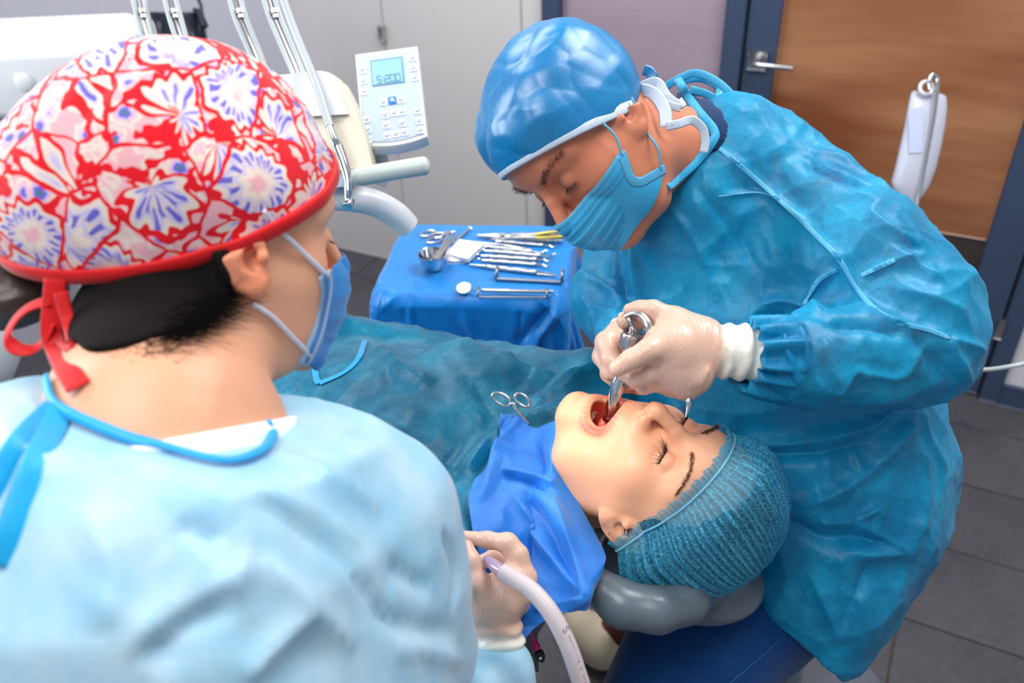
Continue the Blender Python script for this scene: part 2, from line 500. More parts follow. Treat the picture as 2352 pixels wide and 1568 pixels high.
def creased(V, F, creases, extra=None):
    """push soft ridges (h > 0) and valleys (h < 0) into a cloth surface along pixel paths; (path, width m, height m)"""
    bb = bvh(V, F); N = vnormals(V, F); D = np.zeros(len(V))
    for pix, w, h in creases:
        pts = []
        for x, y in resample(pix, 6 * len(pix)):
            q, n = hit(bb, x, y)
            if q is not None: pts.append(q)
        if len(pts) < 2: continue
        pts = np.array(pts); m = np.where(((V > pts.min(0) - 4 * w) & (V < pts.max(0) + 4 * w)).all(1))[0]
        if not len(m): continue
        q = V[m]; best = np.full(len(m), 1e9); par = np.zeros(len(m)); K = len(pts) - 1
        for i in range(K):
            a, ab = pts[i], pts[i + 1] - pts[i]; t = np.clip(((q - a) @ ab) / (ab @ ab + 1e-12), 0, 1)
            d = np.linalg.norm(q - a - t[:, None] * ab, axis=1); b = d < best; best[b] = d[b]; par[b] = (i + t[b]) / K
        tp = np.clip(np.minimum(par, 1 - par) * 5, 0, 1) ** 0.7
        D[m] += h * tp * (np.exp(-(best / w) ** 1.4) - 0.4 * np.exp(-(best / (2.6 * w)) ** 2))
    if extra is not None: D += extra(V, N)
    return V + N * D[:, None]
def aniso(V, axis, along, across, seed=0.0):
    """ridged noise drawn out along an axis (features per metre along / across it)"""
    a = nrm(axis); s = (V @ a); R = V - np.outer(s, a); q = R * across + np.outer(s * along, a) + seed
    q = q + 0.35 * np.stack([pnoise(q * 0.7 + 3), pnoise(q * 0.7 + 19), pnoise(q * 0.7 + 47)], 1)
    return 0.5 - np.abs(pnoise(q)) * 1.6
_ch = _rs.rand(256, 3)
def cells(p, seed=0.0):
    """dished cells with sharp raised borders (crumpled sheet): squared distance to the nearest scattered point"""
    p = np.asarray(p) + seed; i = np.floor(p).astype(int); f = p - i; best = np.full(len(p), 9.0)
    for dx in (-1, 0, 1):
        for dy in (-1, 0, 1):
            for dz in (-1, 0, 1):
                h = _perm[_perm[_perm[(i[:, 0] + dx) & 255] + ((i[:, 1] + dy) & 255)] + ((i[:, 2] + dz) & 255)]
                d = _ch[h] + np.array([dx, dy, dz]) - f; best = np.minimum(best, (d * d).sum(1))
    return best
def folds(V, s, seed=0.0, axis=None, stretch=2.5, warp=0.35):
    """cells at s per metre, drawn out along an axis; zero mean roughly, -0.3 .. 0.5"""
    q = V * s
    if axis is not None:
        a = nrm(axis); t = q @ a; q = q - np.outer(t * (1 - 1 / stretch), a)
    q = q + warp * np.stack([pnoise(q * 0.9 + 5 + seed), pnoise(q * 0.9 + 31 + seed), pnoise(q * 0.9 + 57 + seed)], 1)
    return cells(q, seed) - 0.28
def refine(X, nu, nv, k):
    """smoothly resampled sheet with k times the resolution"""
    G = X.reshape(nu, nv, 3); mu, mv = nu * k, nv * k
    a = resample(G.reshape(nu, -1), mu).reshape(mu, nv, 3) if False else np.stack([resample(G[:, j], mu) for j in range(nv)], 1)
    b = np.stack([resample(a[i], mv) for i in range(mu)], 0)
    return b.reshape(-1, 3), mu, mv

# ------------------------------------------------------------------ the room
W0 = on_z(800, 572, 0.0); W1 = on_z(2250, 908, 0.0)
WS = nrm(W1 - W0); WN = A(WS[1], -WS[0], 0)           # along the back wall, and out of it into the room
WR = np.array([WS, WN, A(0, 0, 1)])
def WP(s, d, z): return W0 + WS * s + WN * d + A(0, 0, z)
def wbox(name, s0, s1, z0, z1, d0, d1, mat, parent=None, bev=0.003):
    m = MB(); m.box(WP((s0 + s1) / 2, (d0 + d1) / 2, (z0 + z1) / 2), (s1 - s0, d1 - d0, z1 - z0), WR, bev, 1)
    return m.obj(name, mat, parent)

def m_floor():
    t = NT('slate_tile'); v = t.coord(); f = t.noise(3.0, 5, 0.6, v); g = t.noise(70, 4, 0.6, v)
    c = t.ramp(t.math('ADD', t.math('MULTIPLY', f, 0.6), t.math('MULTIPLY', g, 0.4)), [(0.3, lin(58, 58, 66)), (0.7, lin(92, 90, 96))])
    t.pbr(c, t.math('MULTIPLY_ADD', f, 0.2, 0.38), 0, 0.45, t.bump(g, 0.15, 0.001)); return t.m
M_FLOOR = m_floor()
M_GROUT = plain('brown_grout', (104, 88, 80), 0.9, var=0.2)
M_WALL = plain('painted_wall', (226, 225, 228), 0.55, grain=0.05, gs=140, var=0.03)
M_LWALL = plain('lilac_grey_wall', (205, 205, 218), 0.55, grain=0.05, gs=140, var=0.03)
M_PANEL = plain('laminate_panel', (222, 220, 220), 0.4, var=0.02)
M_SEAM = plain('panel_seam_joint', (170, 160, 150), 0.8)  # beige-grey tone of the joints between the wall panels
M_FRAME = plain('slate_blue_frame', (62, 76, 104), 0.42, grain=0.05)
M_RUBBER = plain('black_rubber', (22, 24, 28), 0.7)
def m_ribbed(name, rgb, rgb2, axis, freq, rough=0.22):
    t = NT(name); v = t.coord()
    w = t.n('ShaderNodeTexWave'); w.wave_type = 'BANDS'; w.bands_direction = axis; w.inputs['Scale'].default_value = freq
    mp = t.n('ShaderNodeMapping'); mp.inputs['Rotation'].default_value = (0, 0, -math.atan2(WS[1], WS[0]))
    t.l(v, mp.inputs[0]); t.l(mp.outputs[0], w.inputs['Vector'])
    st = t.n('ShaderNodeMapping'); st.inputs['Scale'].default_value = (0.8, 0.8, 4.5); t.l(mp.outputs[0], st.inputs[0])
    c = t.ramp(t.noise(1.3, 3, 0.55, st.outputs[0]), [(0.3, lin(*rgb2)), (0.7, lin(*rgb))])
    t.pbr(c, rough, 0, 0.5, t.bump(w.outputs['Fac'], 0.35, 0.002), Coat_Weight=0.2)
    return t.m
M_AMBER = m_ribbed('amber_ribbed_polycarbonate', (190, 136, 98), (132, 76, 46), 'X', 34)  # stretched tone bands paint soft reflections into the pane's brown
M_LILAC = m_ribbed('lilac_ribbed_polycarbonate', (176, 158, 172), (164, 146, 162), 'Z', 30, 0.35)
M_DARKPANE = plain('smoked_kick_panel', (66, 56, 54), 0.35)
M_STEEL = metal('brushed_steel', (205, 205, 205), 0.28)
M_CHROME = metal('chrome', (214, 218, 224), 0.1)

def build_room():
    fl = wbox('floor', -2.6, 3.6, -0.06, -0.004, -0.1, 4.2, M_GROUT); tag(fl, kind='structure')
    me = None; L, D, G = 0.56, 0.28, 0.006
    for r in range(14):
        d0 = 0.183 + (r - 1) * D
        sh = 2.405 - L * (0.5 if r % 2 else 0.0) - 9 * L
        for k in range(15):
            s0 = sh + k * L
            if s0 < -2.6 or s0 + L > 3.6 or d0 < -0.11: continue
            if me is None:
                m = MB(); m.box((0, 0, 0), (L - G, D - G, 0.012), WR, 0.0015, 1); o = m.obj('floor_tile', M_FLOOR); me = o.data
            else:
                o = bpy.data.objects.new('floor_tile', me); COL.objects.link(o)
            o.parent = fl; o.location = Vector(WP(s0 + L / 2, d0 + D / 2, -0.006 + (((r * 7 + k * 3) % 5) - 2) * 0.0002))
    # back wall with its laminate panels
    wb = wbox('wall_back', -0.12, 1.0, 0, 2.7, -0.14, -0.012, M_SEAM); tag(wb, kind='structure')
    for a, b in ((-0.12, 0.328), (0.333, 0.891), (0.896, 0.976)):
        wbox('wall_panel', a, b, 0.0, 2.7, -0.012, 0.0, M_PANEL, wb, 0.002)
    m = MB(); m.box(WP(0.325, 0.006, 0.955), (0.022, 0.014, 0.05), WR, 0.004); m.obj('panel_latch', M_STEEL, wb)
    wr = wbox('wall_right', 2.58, 3.6, 0.0, 2.7, -0.14, 0.012, M_WALL); tag(wr, kind='structure')
    bs = wbox('baseboard_right', 2.58, 3.6, 0.0, 0.075, 0.012, 0.028, M_FRAME); tag(bs, kind='structure')
    wt = wbox('wall_transom', 1.0, 2.58, 2.1, 2.7, -0.14, 0.0, M_WALL); tag(wt, kind='structure')
    # left wall, square to the back wall
    ld_ = nrm(A(-0.78, -0.62, 0)); ln_ = A(-ld_[1], ld_[0], 0); cr_ = WP(-0.12, 0.0, 0); m = MB(); m.box(cr_ + ld_ * 1.5 + ln_ * -0.07 * (1 if ln_ @ A(1, -1, 0) > 0 else -1) + A(0, 0, 1.35), (3.1, 0.14, 2.7), np.array([ld_, ln_, A(0, 0, 1)]), 0.002); wl = m.obj('wall_left', M_LWALL); tag(wl, kind='structure')
    # lilac glazed partition
    w1 = wbox('window_1', 0.978, 1.04, 0, 2.1, -0.07, 0.02, M_FRAME); tag(w1, kind='structure')
    wbox('window_mullion', 1.578, 1.638, 0, 2.1, -0.07, 0.02, M_FRAME, w1)
    wbox('window_rail', 1.04, 1.578, 0, 0.10, -0.06, 0.012, M_FRAME, w1)
    wbox('window_pane', 1.04, 1.578, 0.10, 2.1, -0.035, -0.015, M_LILAC, w1)
    # the door
    dr = empty('door_1', WP(2.08, 0, 0)); tag(dr, kind='structure')
    wbox('door_stile', 1.646, 1.737, 0.01, 2.08, -0.04, 0.008, M_FRAME, dr)
    wbox('door_stile', 2.415, 2.517, 0.01, 2.08, -0.04, 0.008, M_FRAME, dr)
    wbox('door_rail', 1.737, 2.415, 0.01, 0.16, -0.04, 0.008, M_FRAME, dr)
    wbox('door_rail', 1.737, 2.415, 1.98, 2.08, -0.04, 0.008, M_FRAME, dr)
    wbox('door_pane', 1.737, 2.415, 0.535, 1.98, -0.03, -0.012, M_AMBER, dr)
    wbox('kick_panel', 1.737, 2.415, 0.16, 0.535, -0.03, -0.014, M_DARKPANE, dr)
    wbox('door_gasket', 1.638, 1.646, 0.0, 2.1, -0.05, 0.0, M_RUBBER, dr)
    wbox('door_gasket', 2.517, 2.525, 0.0, 2.1, -0.05, 0.0, M_RUBBER, dr)
    m = MB(); m.box(WP(2.521, 0.016, 0.27), (0.02, 0.016, 0.07), WR, 0.004); m.obj('hinge', M_STEEL, dr)
    h = MB(); h.box(WP(1.686, 0.012, 0.995), (0.055, 0.009, 0.055), WR, 0.003); ho = h.obj('handle_plate', M_STEEL, dr)
    h = MB(); h.tube([WP(1.686, 0.01, 0.998), WP(1.686, 0.045, 0.998), WP(1.689, 0.058, 0.998), WP(1.70, 0.063, 0.998), WP(1.80, 0.063, 0.998)], 0.0085, 14)
    h.obj('door_handle', M_STEEL, dr)
    h = MB(); h.box(WP(2.40, -0.006, 1.165), (0.05, 0.008, 0.05), WR, 0.003); h.tube([WP(2.40, 0, 1.167), WP(2.40, 0.045, 1.167), WP(2.50, 0.05, 1.167)], 0.008, 12)
    jb = wbox('trim_1', 2.525, 2.58, 0, 2.1, -0.07, 0.022, M_FRAME); tag(jb, kind='structure')
    h.bm.free()
build_room()

# ------------------------------------------------------------------ equipment behind the chair
M_WHITE = plain('white_plastic', (222, 224, 228), 0.35, var=0.02)
M_CREAM = plain('cream_plastic', (228, 218, 196), 0.38, var=0.02)
M_GREYG = plain('grey_green_plastic', (196, 206, 202), 0.4, var=0.02)
M_BLUEG = plain('blue_grey_plastic', (160, 188, 206), 0.45)
M_BLACK = plain('black_plastic', (20, 24, 32), 0.45)
M_BAG = plain('black_bag_film', (28, 34, 50), 0.45, grain=0.4, gs=22)
M_KEY = plain('membrane_key', (214, 218, 230), 0.5)
M_PANELF = plain('membrane_front', (186, 202, 224), 0.45)
M_LCD = plain('lcd_pale_teal', (150, 200, 212), 0.3)
M_LCDF = plain('lcd_bezel_blue', (110, 160, 205), 0.4)
M_LCDT = plain('lcd_segments', (112, 158, 180), 0.5)
M_ICON = plain('printed_icon_grey', (150, 165, 195), 0.6)
M_ICONB = plain('printed_icon_blue', (30, 130, 215), 0.5)
M_ROD = plain('grey_rod_paint', (186, 194, 197), 0.35)

def axes(x, y):
    """orthonormal frame rows (x, y, z) from two directions"""
    x = nrm(x); z = nrm(np.cross(x, y)); y = np.cross(z, x); return np.array([x, y, z])

def control_panel():
    t0 = 1.36
    tl, tr, br, bl = P(800, 128, t0 + 0.03), P(946, 112, t0 + 0.03), P(997, 312, t0 - 0.02), P(850, 335, t0 - 0.02)
    R = axes((tr - tl) + (br - bl), (tl - bl) + (tr - br)); c = (tl + tr + br + bl) / 4
    w = (np.linalg.norm(tr - tl) + np.linalg.norm(br - bl)) / 2; h = (np.linalg.norm(tl - bl) + np.linalg.norm(tr - br)) / 2
    Q = lambda u, v, d=0.0: c + R[0] * u * w / 2 + R[1] * v * h / 2 + R[2] * d
    e = empty('control_panel', c - R[2] * 0.02); tag(e, 'white membrane control panel with a teal number display, behind the instrument tray', 'control panel')
    # housing with a bowed lower edge
    n = 9; out = [Q(-1, 1), Q(1, 1)] + [Q(x, -1 - 0.10 * (1 - x * x)) for x in np.linspace(1, -1, n)]
    out = np.array(out); k = len(out)
    V = np.concatenate([out - R[2] * 0.022, out, c + (out - c) * 0.985 + R[2] * 0.003])
    F = [[i, (i + 1) % k, k + (i + 1) % k, k + i] for i in range(k)] + [[k + i, k + (i + 1) % k, 2 * k + (i + 1) % k, 2 * k + i] for i in range(k)]
    F += [list(range(k))[::-1], [2 * k + i for i in range(k)]]
    m = MB(); m.add(V, F); m.obj('housing', M_WHITE, e, sharp=30)
    o2 = c + (out - c) * np.array([[0.91]]) + R[2] * 0.0035; o3 = o2 + R[2] * 0.001
    m = MB(); m.add(np.concatenate([o2, o3]), [[i, (i + 1) % k, k + (i + 1) % k, k + i] for i in range(k)] + [[k + i for i in range(k)]])
    m.obj('membrane', M_PANELF, e, sharp=30)
    def pad(name, u, v, a, b, d, mat, par=e, th=0.0016):
        m = MB(); m.box(Q(u, v, d), (a * w / 2, b * h / 2, th), R, 0.0006, 1); return m.obj(name, mat, par)
    pad('display_bezel', -0.02, 0.50, 1.02, 0.58, 0.0050, M_LCDF)
    dsp = pad('display', -0.03, 0.485, 0.94, 0.52, 0.0060, M_LCD)
    seg = {'5': 'afgcd', '2': 'abged', '0': 'abcdef', ':': ''}
    for k_, ch in enumerate('5:200'):
        u0 = (-0.30, -0.17, -0.05, 0.12, 0.29)[k_]; v0 = 0.33; a, b = 0.065, 0.075; m = MB()
        if ch == ':':
            for dv in (-0.03, 0.03): m.box(Q(u0 + 0.02, v0 + dv, 0.0072), (0.03 * w / 2, 0.022 * h / 2, 0.0006), R)
        for s in seg[ch]:
            if s in 'agd': m.box(Q(u0, v0 + {'a': b, 'g': 0, 'd': -b}[s], 0.0072), (2 * a * w / 2, 0.022 * h / 2, 0.0006), R)
            else: m.box(Q(u0 + (a if s in 'bc' else -a), v0 + (b / 2 if s in 'bf' else -b / 2), 0.0072), (0.03 * w / 2, b * h / 2, 0.0006), R)
        m.obj('display_digit', M_LCDT, dsp)
    keys = [(-.80, .60), (-.80, .36), (-.80, .12), (.80, .72), (.80, .50), (.80, .28), (-.24, -.16), (.30, -.16), (-.22, -.44), (.06, -.42), (.30, -.42),
            (-.22, -.66), (.28, -.66), (-.22, -.88), (.06, -.87), (.32, -.86), (-.80, -.48), (-.80, -.70), (-.80, -.92), (.78, -.44), (.80, -.66), (.80, -.86)]
    for i, (u, v) in enumerate(keys):
        u2 = u
        kb = pad('key', u2, v, 0.24, 0.155, 0.0050, M_KEY)
        m = MB(); q = Q(u2, v, 0.0062)
        m.tube([q - R[0] * 0.003, q - R[1] * 0.002 + R[0] * 0.0005, q + R[0] * 0.003 + R[1] * 0.002], 0.0009, 6)
        m.obj('key_symbol', M_ICON, kb)
    kb = pad('key', 0.04, -0.15, 0.24, 0.165, 0.0052, M_ICONB); kb['label'] = 'bright blue key'
    m = MB(); q = Q(0.04, -0.14, 0.0066); m.lathe(q, R[2], [(0, 0), (0.0034, 0), (0.003, 0.0006), (0, 0.0006)], 12); m.tube([q, q + R[0] * 0.004 - R[1] * 0.004], 0.0011, 6); m.obj('key_symbol', M_KEY, kb)
    # arm carrying the panel
    m = MB(); m.tube([Q(-0.6, -0.3, -0.02), Q(-0.7, -0.4, -0.06), P(885, 400, t0 + 0.03), P(872, 424, t0 + 0.035)], 0.010, 12); m.obj('bracket', M_GREYG, e)
control_panel()

def delivery_unit():
    t0 = 1.26
    e = empty('delivery_unit', P(720, 330, t0)); tag(e, 'cream dental delivery unit with grey rods, partly behind the red patterned cap', 'dental unit')
    # housing: side outline swept sideways
    side = [(600, 195), (650, 172), (742, 160), (775, 176), (806, 225), (836, 300), (858, 392), (760, 402), (680, 420), (600, 440)]
    dp = CV(-0.12, 0.25, -1.0) * 0.16
    f = np.array([P(x, y, t0 - 0.02) for x, y in side]); b = f + dp; k = len(f)
    m = MB(); m.add(np.concatenate([f, b]), [[i, (i + 1) % k, k + (i + 1) % k, k + i] for i in range(k)] + [list(range(k))[::-1], [k + i for i in range(k)]])
    bmesh.ops.recalc_face_normals(m.bm, faces=m.bm.faces)
    bmesh.ops.bevel(m.bm, geom=list(m.bm.edges), offset=0.006, segments=3, affect='EDGES'); m.obj('housing', M_CREAM, e, sharp=35)
    m = MB(); top = np.array([P(x, y, t0 - 0.028) for x, y in [(560, 210), (640, 172), (742, 162), (770, 180), (800, 262), (690, 268), (640, 290)]]); k = len(top)
    m.add(np.concatenate([top, top + dp * 0.1]), [[i, (i + 1) % k, k + (i + 1) % k, k + i] for i in range(k)] + [list(range(k))[::-1], [k + i for i in range(k)]])
    m.obj('top_cover', M_WHITE, e, sharp=35)
    m = MB(); sk = np.array([P(x, y, t0 - 0.015) for x, y in [(640, 410), (760, 398), (792, 395), (792, 428), (700, 440), (640, 452)]]); k = len(sk)
    m.add(np.concatenate([sk, sk + dp]), [[i, (i + 1) % k, k + (i + 1) % k, k + i] for i in range(k)] + [list(range(k))[::-1], [k + i for i in range(k)]])
    m.obj('lower_shell', M_BLUEG, e, sharp=35)
    m = MB(); m.tube(resample([P(800, 407, t0 - 0.02), P(835, 404, t0 - 0.03), P(900, 393, t0 - 0.03), P(960, 383, t0 - 0.03), P(988, 379, t0 - 0.03)], 24),
                     np.concatenate([np.linspace(0.009, 0.0135, 6), np.full(15, 0.0135), [0.0125, 0.010, 0.004]]), 16); m.obj('handle_bar', M_GREYG, e)
    m = MB(); m.tube(resample([P(690, 452, t0 + 0.02), P(770, 452, t0 + 0.03), P(850, 463, t0 + 0.05), P(905, 490, t0 + 0.07), P(935, 520, t0 + 0.09)], 24), 0.0205, 18); m.obj('tray_arm', M_WHITE, e)
    # spring rods, each an open channel of two rails with an inner wire and a stop
    rods = [((312, -30), (328, 40), (352, 140), t0 + 0.12), ((384, -30), (402, 40), (432, 140), t0 + 0.10),
            ((534, -30), (552, 40), (618, 200), t0 + 0.06), ((612, -30), (632, 40), (730, 275), t0 + 0.02)]
    for a, b_, c, t in rods:
        for dx, nm in ((-13, 'rod_rail'), (13, 'rod_rail')):
            m = MB(); m.tube(resample([P(a[0] + dx, a[1], t), P(b_[0] + dx, b_[1], t), P((b_[0] + c[0]) / 2 + dx * 0.9, (b_[1] + c[1]) / 2, t), P(c[0] + dx * 0.55, c[1], t - 0.01)], 18), 0.0042, 10); m.obj(nm, M_ROD, e)
        m = MB(); m.tube([P(b_[0], b_[1] - 18, t), P(b_[0] + 2, b_[1] - 8, t)], 0.0075, 12); m.tube([P(b_[0] + 2, b_[1] - 6, t), P(b_[0] + 3, b_[1] + 2, t)], 0.0055, 12); m.obj('rod_stop', M_STEEL, e)
        m = MB(); m.tube([P(a[0], a[1], t + 0.004), P(b_[0], b_[1], t + 0.004), P(c[0], c[1], t - 0.004)], 0.0032, 8); m.obj('inner_wire', M_STEEL, e)
    # turbine handpiece hanging on its hose
    h = empty('dental_handpiece', P(778, 380, t0 - 0.06)); tag(h, 'slim silver dental handpiece hanging from a grey hose beside the cream unit', 'handpiece')
    m = MB(); m.tube(resample([P(640, -30, t0 - 0.02), P(680, 80, t0 - 0.03), P(725, 190, t0 - 0.05), P(757, 290, t0 - 0.06)], 30), 0.0062, 12); m.obj('hose', M_ROD, h)
    m = MB(); m.tube(resample([P(756, 288, t0 - 0.06), P(766, 318, t0 - 0.061), P(775, 334, t0 - 0.062)], 12), np.linspace(0.0050, 0.0078, 12), 14); m.obj('coupling', M_CHROME, h)
    m = MB(); m.tube(resample([P(776, 337, t0 - 0.062), P(790, 375, t0 - 0.063), P(799, 410, t0 - 0.064), P(800, 440, t0 - 0.066), P(799, 462, t0 - 0.066)], 26),
                     np.concatenate([np.linspace(0.0078, 0.0068, 10), np.linspace(0.0068, 0.0062, 8), np.linspace(0.006, 0.0042, 8)]), 14); m.obj('grip', M_CHROME, h)
    hd = P(799, 468, t0 - 0.066); m = MB(); m.lathe(hd, CV(-0.15, -0.6, 0.6), [(0, -0.008), (0.0075, -0.008), (0.0082, -0.005), (0.0082, 0.004), (0.006, 0.0075), (0, 0.008)], 18); m.obj('turbine_head', M_CHROME, h)
delivery_unit()

def white_machine():
    t0 = 1.62
    c = P(195, 108, t0)                                     # top front right corner
    e = empty('sterilizer', c + A(-0.3, 0.16, -0.45)); tag(e, 'large white box-shaped machine with a black knob at the left frame edge', 'machine')
    m = MB(); m.box(c + A(-0.33, 0.14, -0.066), (0.66, 0.30, 0.132), None, 0.018, 3); m.box(c + A(0.012, 0.16, -0.07), (0.05, 0.26, 0.125), None, 0.02, 3); m.obj('upper_body', M_WHITE, e)
    m = MB(); m.box(c + A(-0.33, 0.15, -0.27), (0.62, 0.26, 0.262), None, 0.008, 2); m.obj('lower_body', plain('light_grey_plastic', (205, 206, 212), 0.4), e)
    q = on_plane(55, 190, c + A(0, -0.012, 0), A(0, 1, 0)); m = MB(); m.lathe(q, A(0, -1, 0), [(0, 0.004), (0.014, 0.004), (0.017, 0.002), (0.017, -0.004)], 24); m.obj('button', M_WHITE, e)
    q = on_plane(18, 340, c + A(0, 0.0, 0), A(0, 1, 0)); m = MB(); m.box(q + A(0.012, -0.002, 0), (0.055, 0.05, 0.024), None, 0.010, 3); m.obj('knob', M_BLACK, e)
    m = MB(); m.box(A(c[0] - 0.33, c[1] + 0.16, c[2] - 0.42), (0.7, 0.34, 0.03), None, 0.006); m.box(A(c[0] - 0.36, c[1] + 0.22, (c[2] - .435) / 2 + .01), (0.08, 0.08, c[2] - 0.455), None, 0.01); m.box(A(c[0] - .36, c[1] + .2, .02), (.5, .3, .03), None, .008); k = m.obj('trolley', M_WHITE)
    tag(k, 'white trolley carrying the white machine, behind the red patterned cap', 'trolley')
white_machine()

def hanging_bag():
    t0 = 2.5; e = empty('black_bag', P(415, 70, t0)); tag(e, 'black plastic bag hanging on the pale wall behind the grey rods', 'bag')
    n = 15; rows = []
    for v in np.linspace(0, 1, 22):
        y = 30 + 120 * v; x0, x1 = 338 + 12 * v, 468 + 18 * v
        for k in range(n * 2):
            a = k * math.pi / n; x = (x0 + x1) / 2 + (x1 - x0) / 2 * math.copysign(abs(math.cos(a)) ** 0.5, math.cos(a))
            rows.append(P(x, y + 3 * math.sin(5 * a + 2 * v), t0 - 0.05 * math.sin(a) + 0.012 * math.sin(7 * a + 3 * v)))
    N = n * 2; F = [[i * N + j, i * N + (j + 1) % N, (i + 1) * N + (j + 1) % N, (i + 1) * N + j] for i in range(21) for j in range(N)] + [list(range(N))]
    m = MB(); m.add(np.array(rows), F); m.obj('sack', M_BAG, e)
    m = MB(); m.tube(resample([P(470, 62, t0 - 0.05), P(458, 30, t0 - 0.05), P(446, 22, t0 - 0.04)], 10), np.linspace(0.012, 0.006, 10), 8)
    m.tube(resample([P(462, 40, t0 - 0.05), P(462, 15, t0 - 0.04), P(452, -10, t0 - 0.03)], 10), 0.005, 8); m.obj('knot', M_BAG, e)
hanging_bag()

def iv_drip():
    t0 = 1.75; e = empty('infusion_stand', A(*(P(2115, 470, t0)[:2]), 0.0)); tag(e, 'thin steel infusion pole standing behind the dentist by the door', 'stand')
    top = P(2152, 186, t0); dn = P(2098, 520, t0)
    base = A(top[0], top[1], 0)
    m = MB(); m.tube(resample([P(2136, 205, t0), P(2134, 190, t0), P(2140, 172, t0), P(2148, 176, t0), P(2153, 190, t0), P(2146, 260, t0), P(2120, 400, t0), P(2095, 520, t0)], 60), 0.0042, 10); q = P(2095, 520, t0); m.tube([q, A(q[0] - .02, q[1], 0.04)], 0.0055, 10)
    m.lathe(A(q[0] - .02, q[1], 0), A(0, 0, 1), [(0, .05), (.03, .045), (.16, .02), (.17, 0), (0, 0)], 24)
    m.obj('pole', M_CHROME, e)
    b = empty('infusion_bag', P(2110, 330, t0)); tag(b, 'half-empty translucent saline bag hanging from the infusion pole', 'bag')
    t = NT('clear_vinyl'); t.pbr(lin(222, 230, 250), 0.3, 0, 0.5, t.bump(t.noise(60, 3), 0.2, 0.002), Transmission_Weight=0.35, Alpha=0.8); mv = t.m
    rows = []; N = 28
    for y, xa, xb, d in [(212, 2100, 2166, .004), (218, 2092, 2174, .014), (240, 2087, 2176, .020), (280, 2080, 2172, .024), (330, 2069, 2163, .027), (380, 2058, 2151, .028), (420, 2047, 2136, .026), (445, 2054, 2120, .020), (460, 2070, 2106, .014), (480, 2084, 2104, .009), (500, 2086, 2102, .008), (515, 2090, 2098, .003)]:
        for k in range(N):
            a = 2 * math.pi * k / N; rows.append(P((xa + xb) / 2 + (xb - xa) / 2 * math.copysign(abs(math.cos(a)) ** 0.6, math.cos(a)), y + 4 * math.cos(a), t0 + 0.034 - d * math.sin(a)))
    nr = len(rows) // N; F = [[i * N + j, i * N + (j + 1) % N, (i + 1) * N + (j + 1) % N, (i + 1) * N + j] for i in range(nr - 1) for j in range(N)] + [list(range(N)), [(nr - 1) * N + j for j in range(N)]]
    m = MB(); m.add(np.array(rows), F); m.obj('bag_film', mv, b)
    m = MB(); cx, cy = 2128, 202
    m.tube([P(cx + 15 * math.cos(a), cy + 15 * math.sin(a), t0 + 0.012) for a in np.linspace(0, 2 * math.pi, 20)], 0.004, 8, False); m.obj('hanger_loop', M_WHITE, b)
    m = MB(); q = [P(2088, 250, t0 + .006), P(2120, 245, t0 + .006), P(2118, 350, t0 + .005), P(2088, 352, t0 + .005)]
    t = NT('label_film'); t.pbr(lin(178, 186, 222), 0.4, 0, 0.4); m.add(np.array(q + [x + FW * 0.001 for x in q]), [[0, 1, 2, 3], [7, 6, 5, 4], [0, 4, 5, 1], [1, 5, 6, 2], [2, 6, 7, 3], [3, 7, 4, 0]]); m.obj('label', t.m, b)
iv_drip()

def left_things():
    c = P(-66, 775, 1.5); m = MB(); m.lathe(c, A(0, 0, 1), [(0, -0.09), (0.04, -0.09), (0.06, -0.06), (0.062, 0.0), (0.055, 0.045), (0.03, 0.06), (0, 0.062)], 32)
    e = empty('white_lamp_head', c); tag(e, 'rounded white plastic head at the left frame edge below the hair bun', 'lamp'); m.obj('shell', M_WHITE, e)
    m = MB(); m.tube([c - A(0, 0, 0.08), A(c[0], c[1], 0.02)], 0.016, 12); m.obj('post', M_GREYG, e); m = MB(); m.lathe(A(c[0], c[1], 0), A(0, 0, 1), [(0, 0.03), (0.1, 0.03), (0.15, 0.01), (0.15, 0), (0, 0)], 28); m.obj('base', M_GREYG, e)
    m = MB(); m.tube(resample([P(2180, 850, 1.35), P(2262, 849, 1.45), P(2310, 843, 1.5), P(2360, 832, 1.5), P(2440, 800, 1.45)], 30), 0.004, 10)
    o = m.obj('grey_hose', M_ROD); tag(o, 'thin grey hose passing behind the elbow at the right frame edge', 'hose')
    c = on_z(1560, 1425, 0.006); m = MB(); m.tube([c + 0.045 * A(math.cos(a), math.sin(a), 0) + 0.0 for a in np.linspace(0, 2 * math.pi, 40)], 0.004, 8, False)
    o = m.obj('cable_loop', M_ROD); tag(o, 'loop of thin grey cable lying on the floor tiles below the gown hem', 'cable')
left_things()

# ------------------------------------------------------------------ heads
class HF:
    """head frame: rows forward, up, left; local points are (f, u, l) in metres from the ear-to-ear centre"""
    def __init__(s, C, f, u, scale=1.0):
        f = nrm(f); u = nrm(u - f * (u @ f)); s.C = np.asarray(C); s.M = np.array([f, u, np.cross(u, f)]); s.k = scale
    def w(s, p): return s.C + (np.asarray(p, float) * s.k) @ s.M
    def loc(s, p): return ((np.asarray(p) - s.C) @ s.M.T) / s.k
    def d(s, v): return np.asarray(v, float) @ s.M

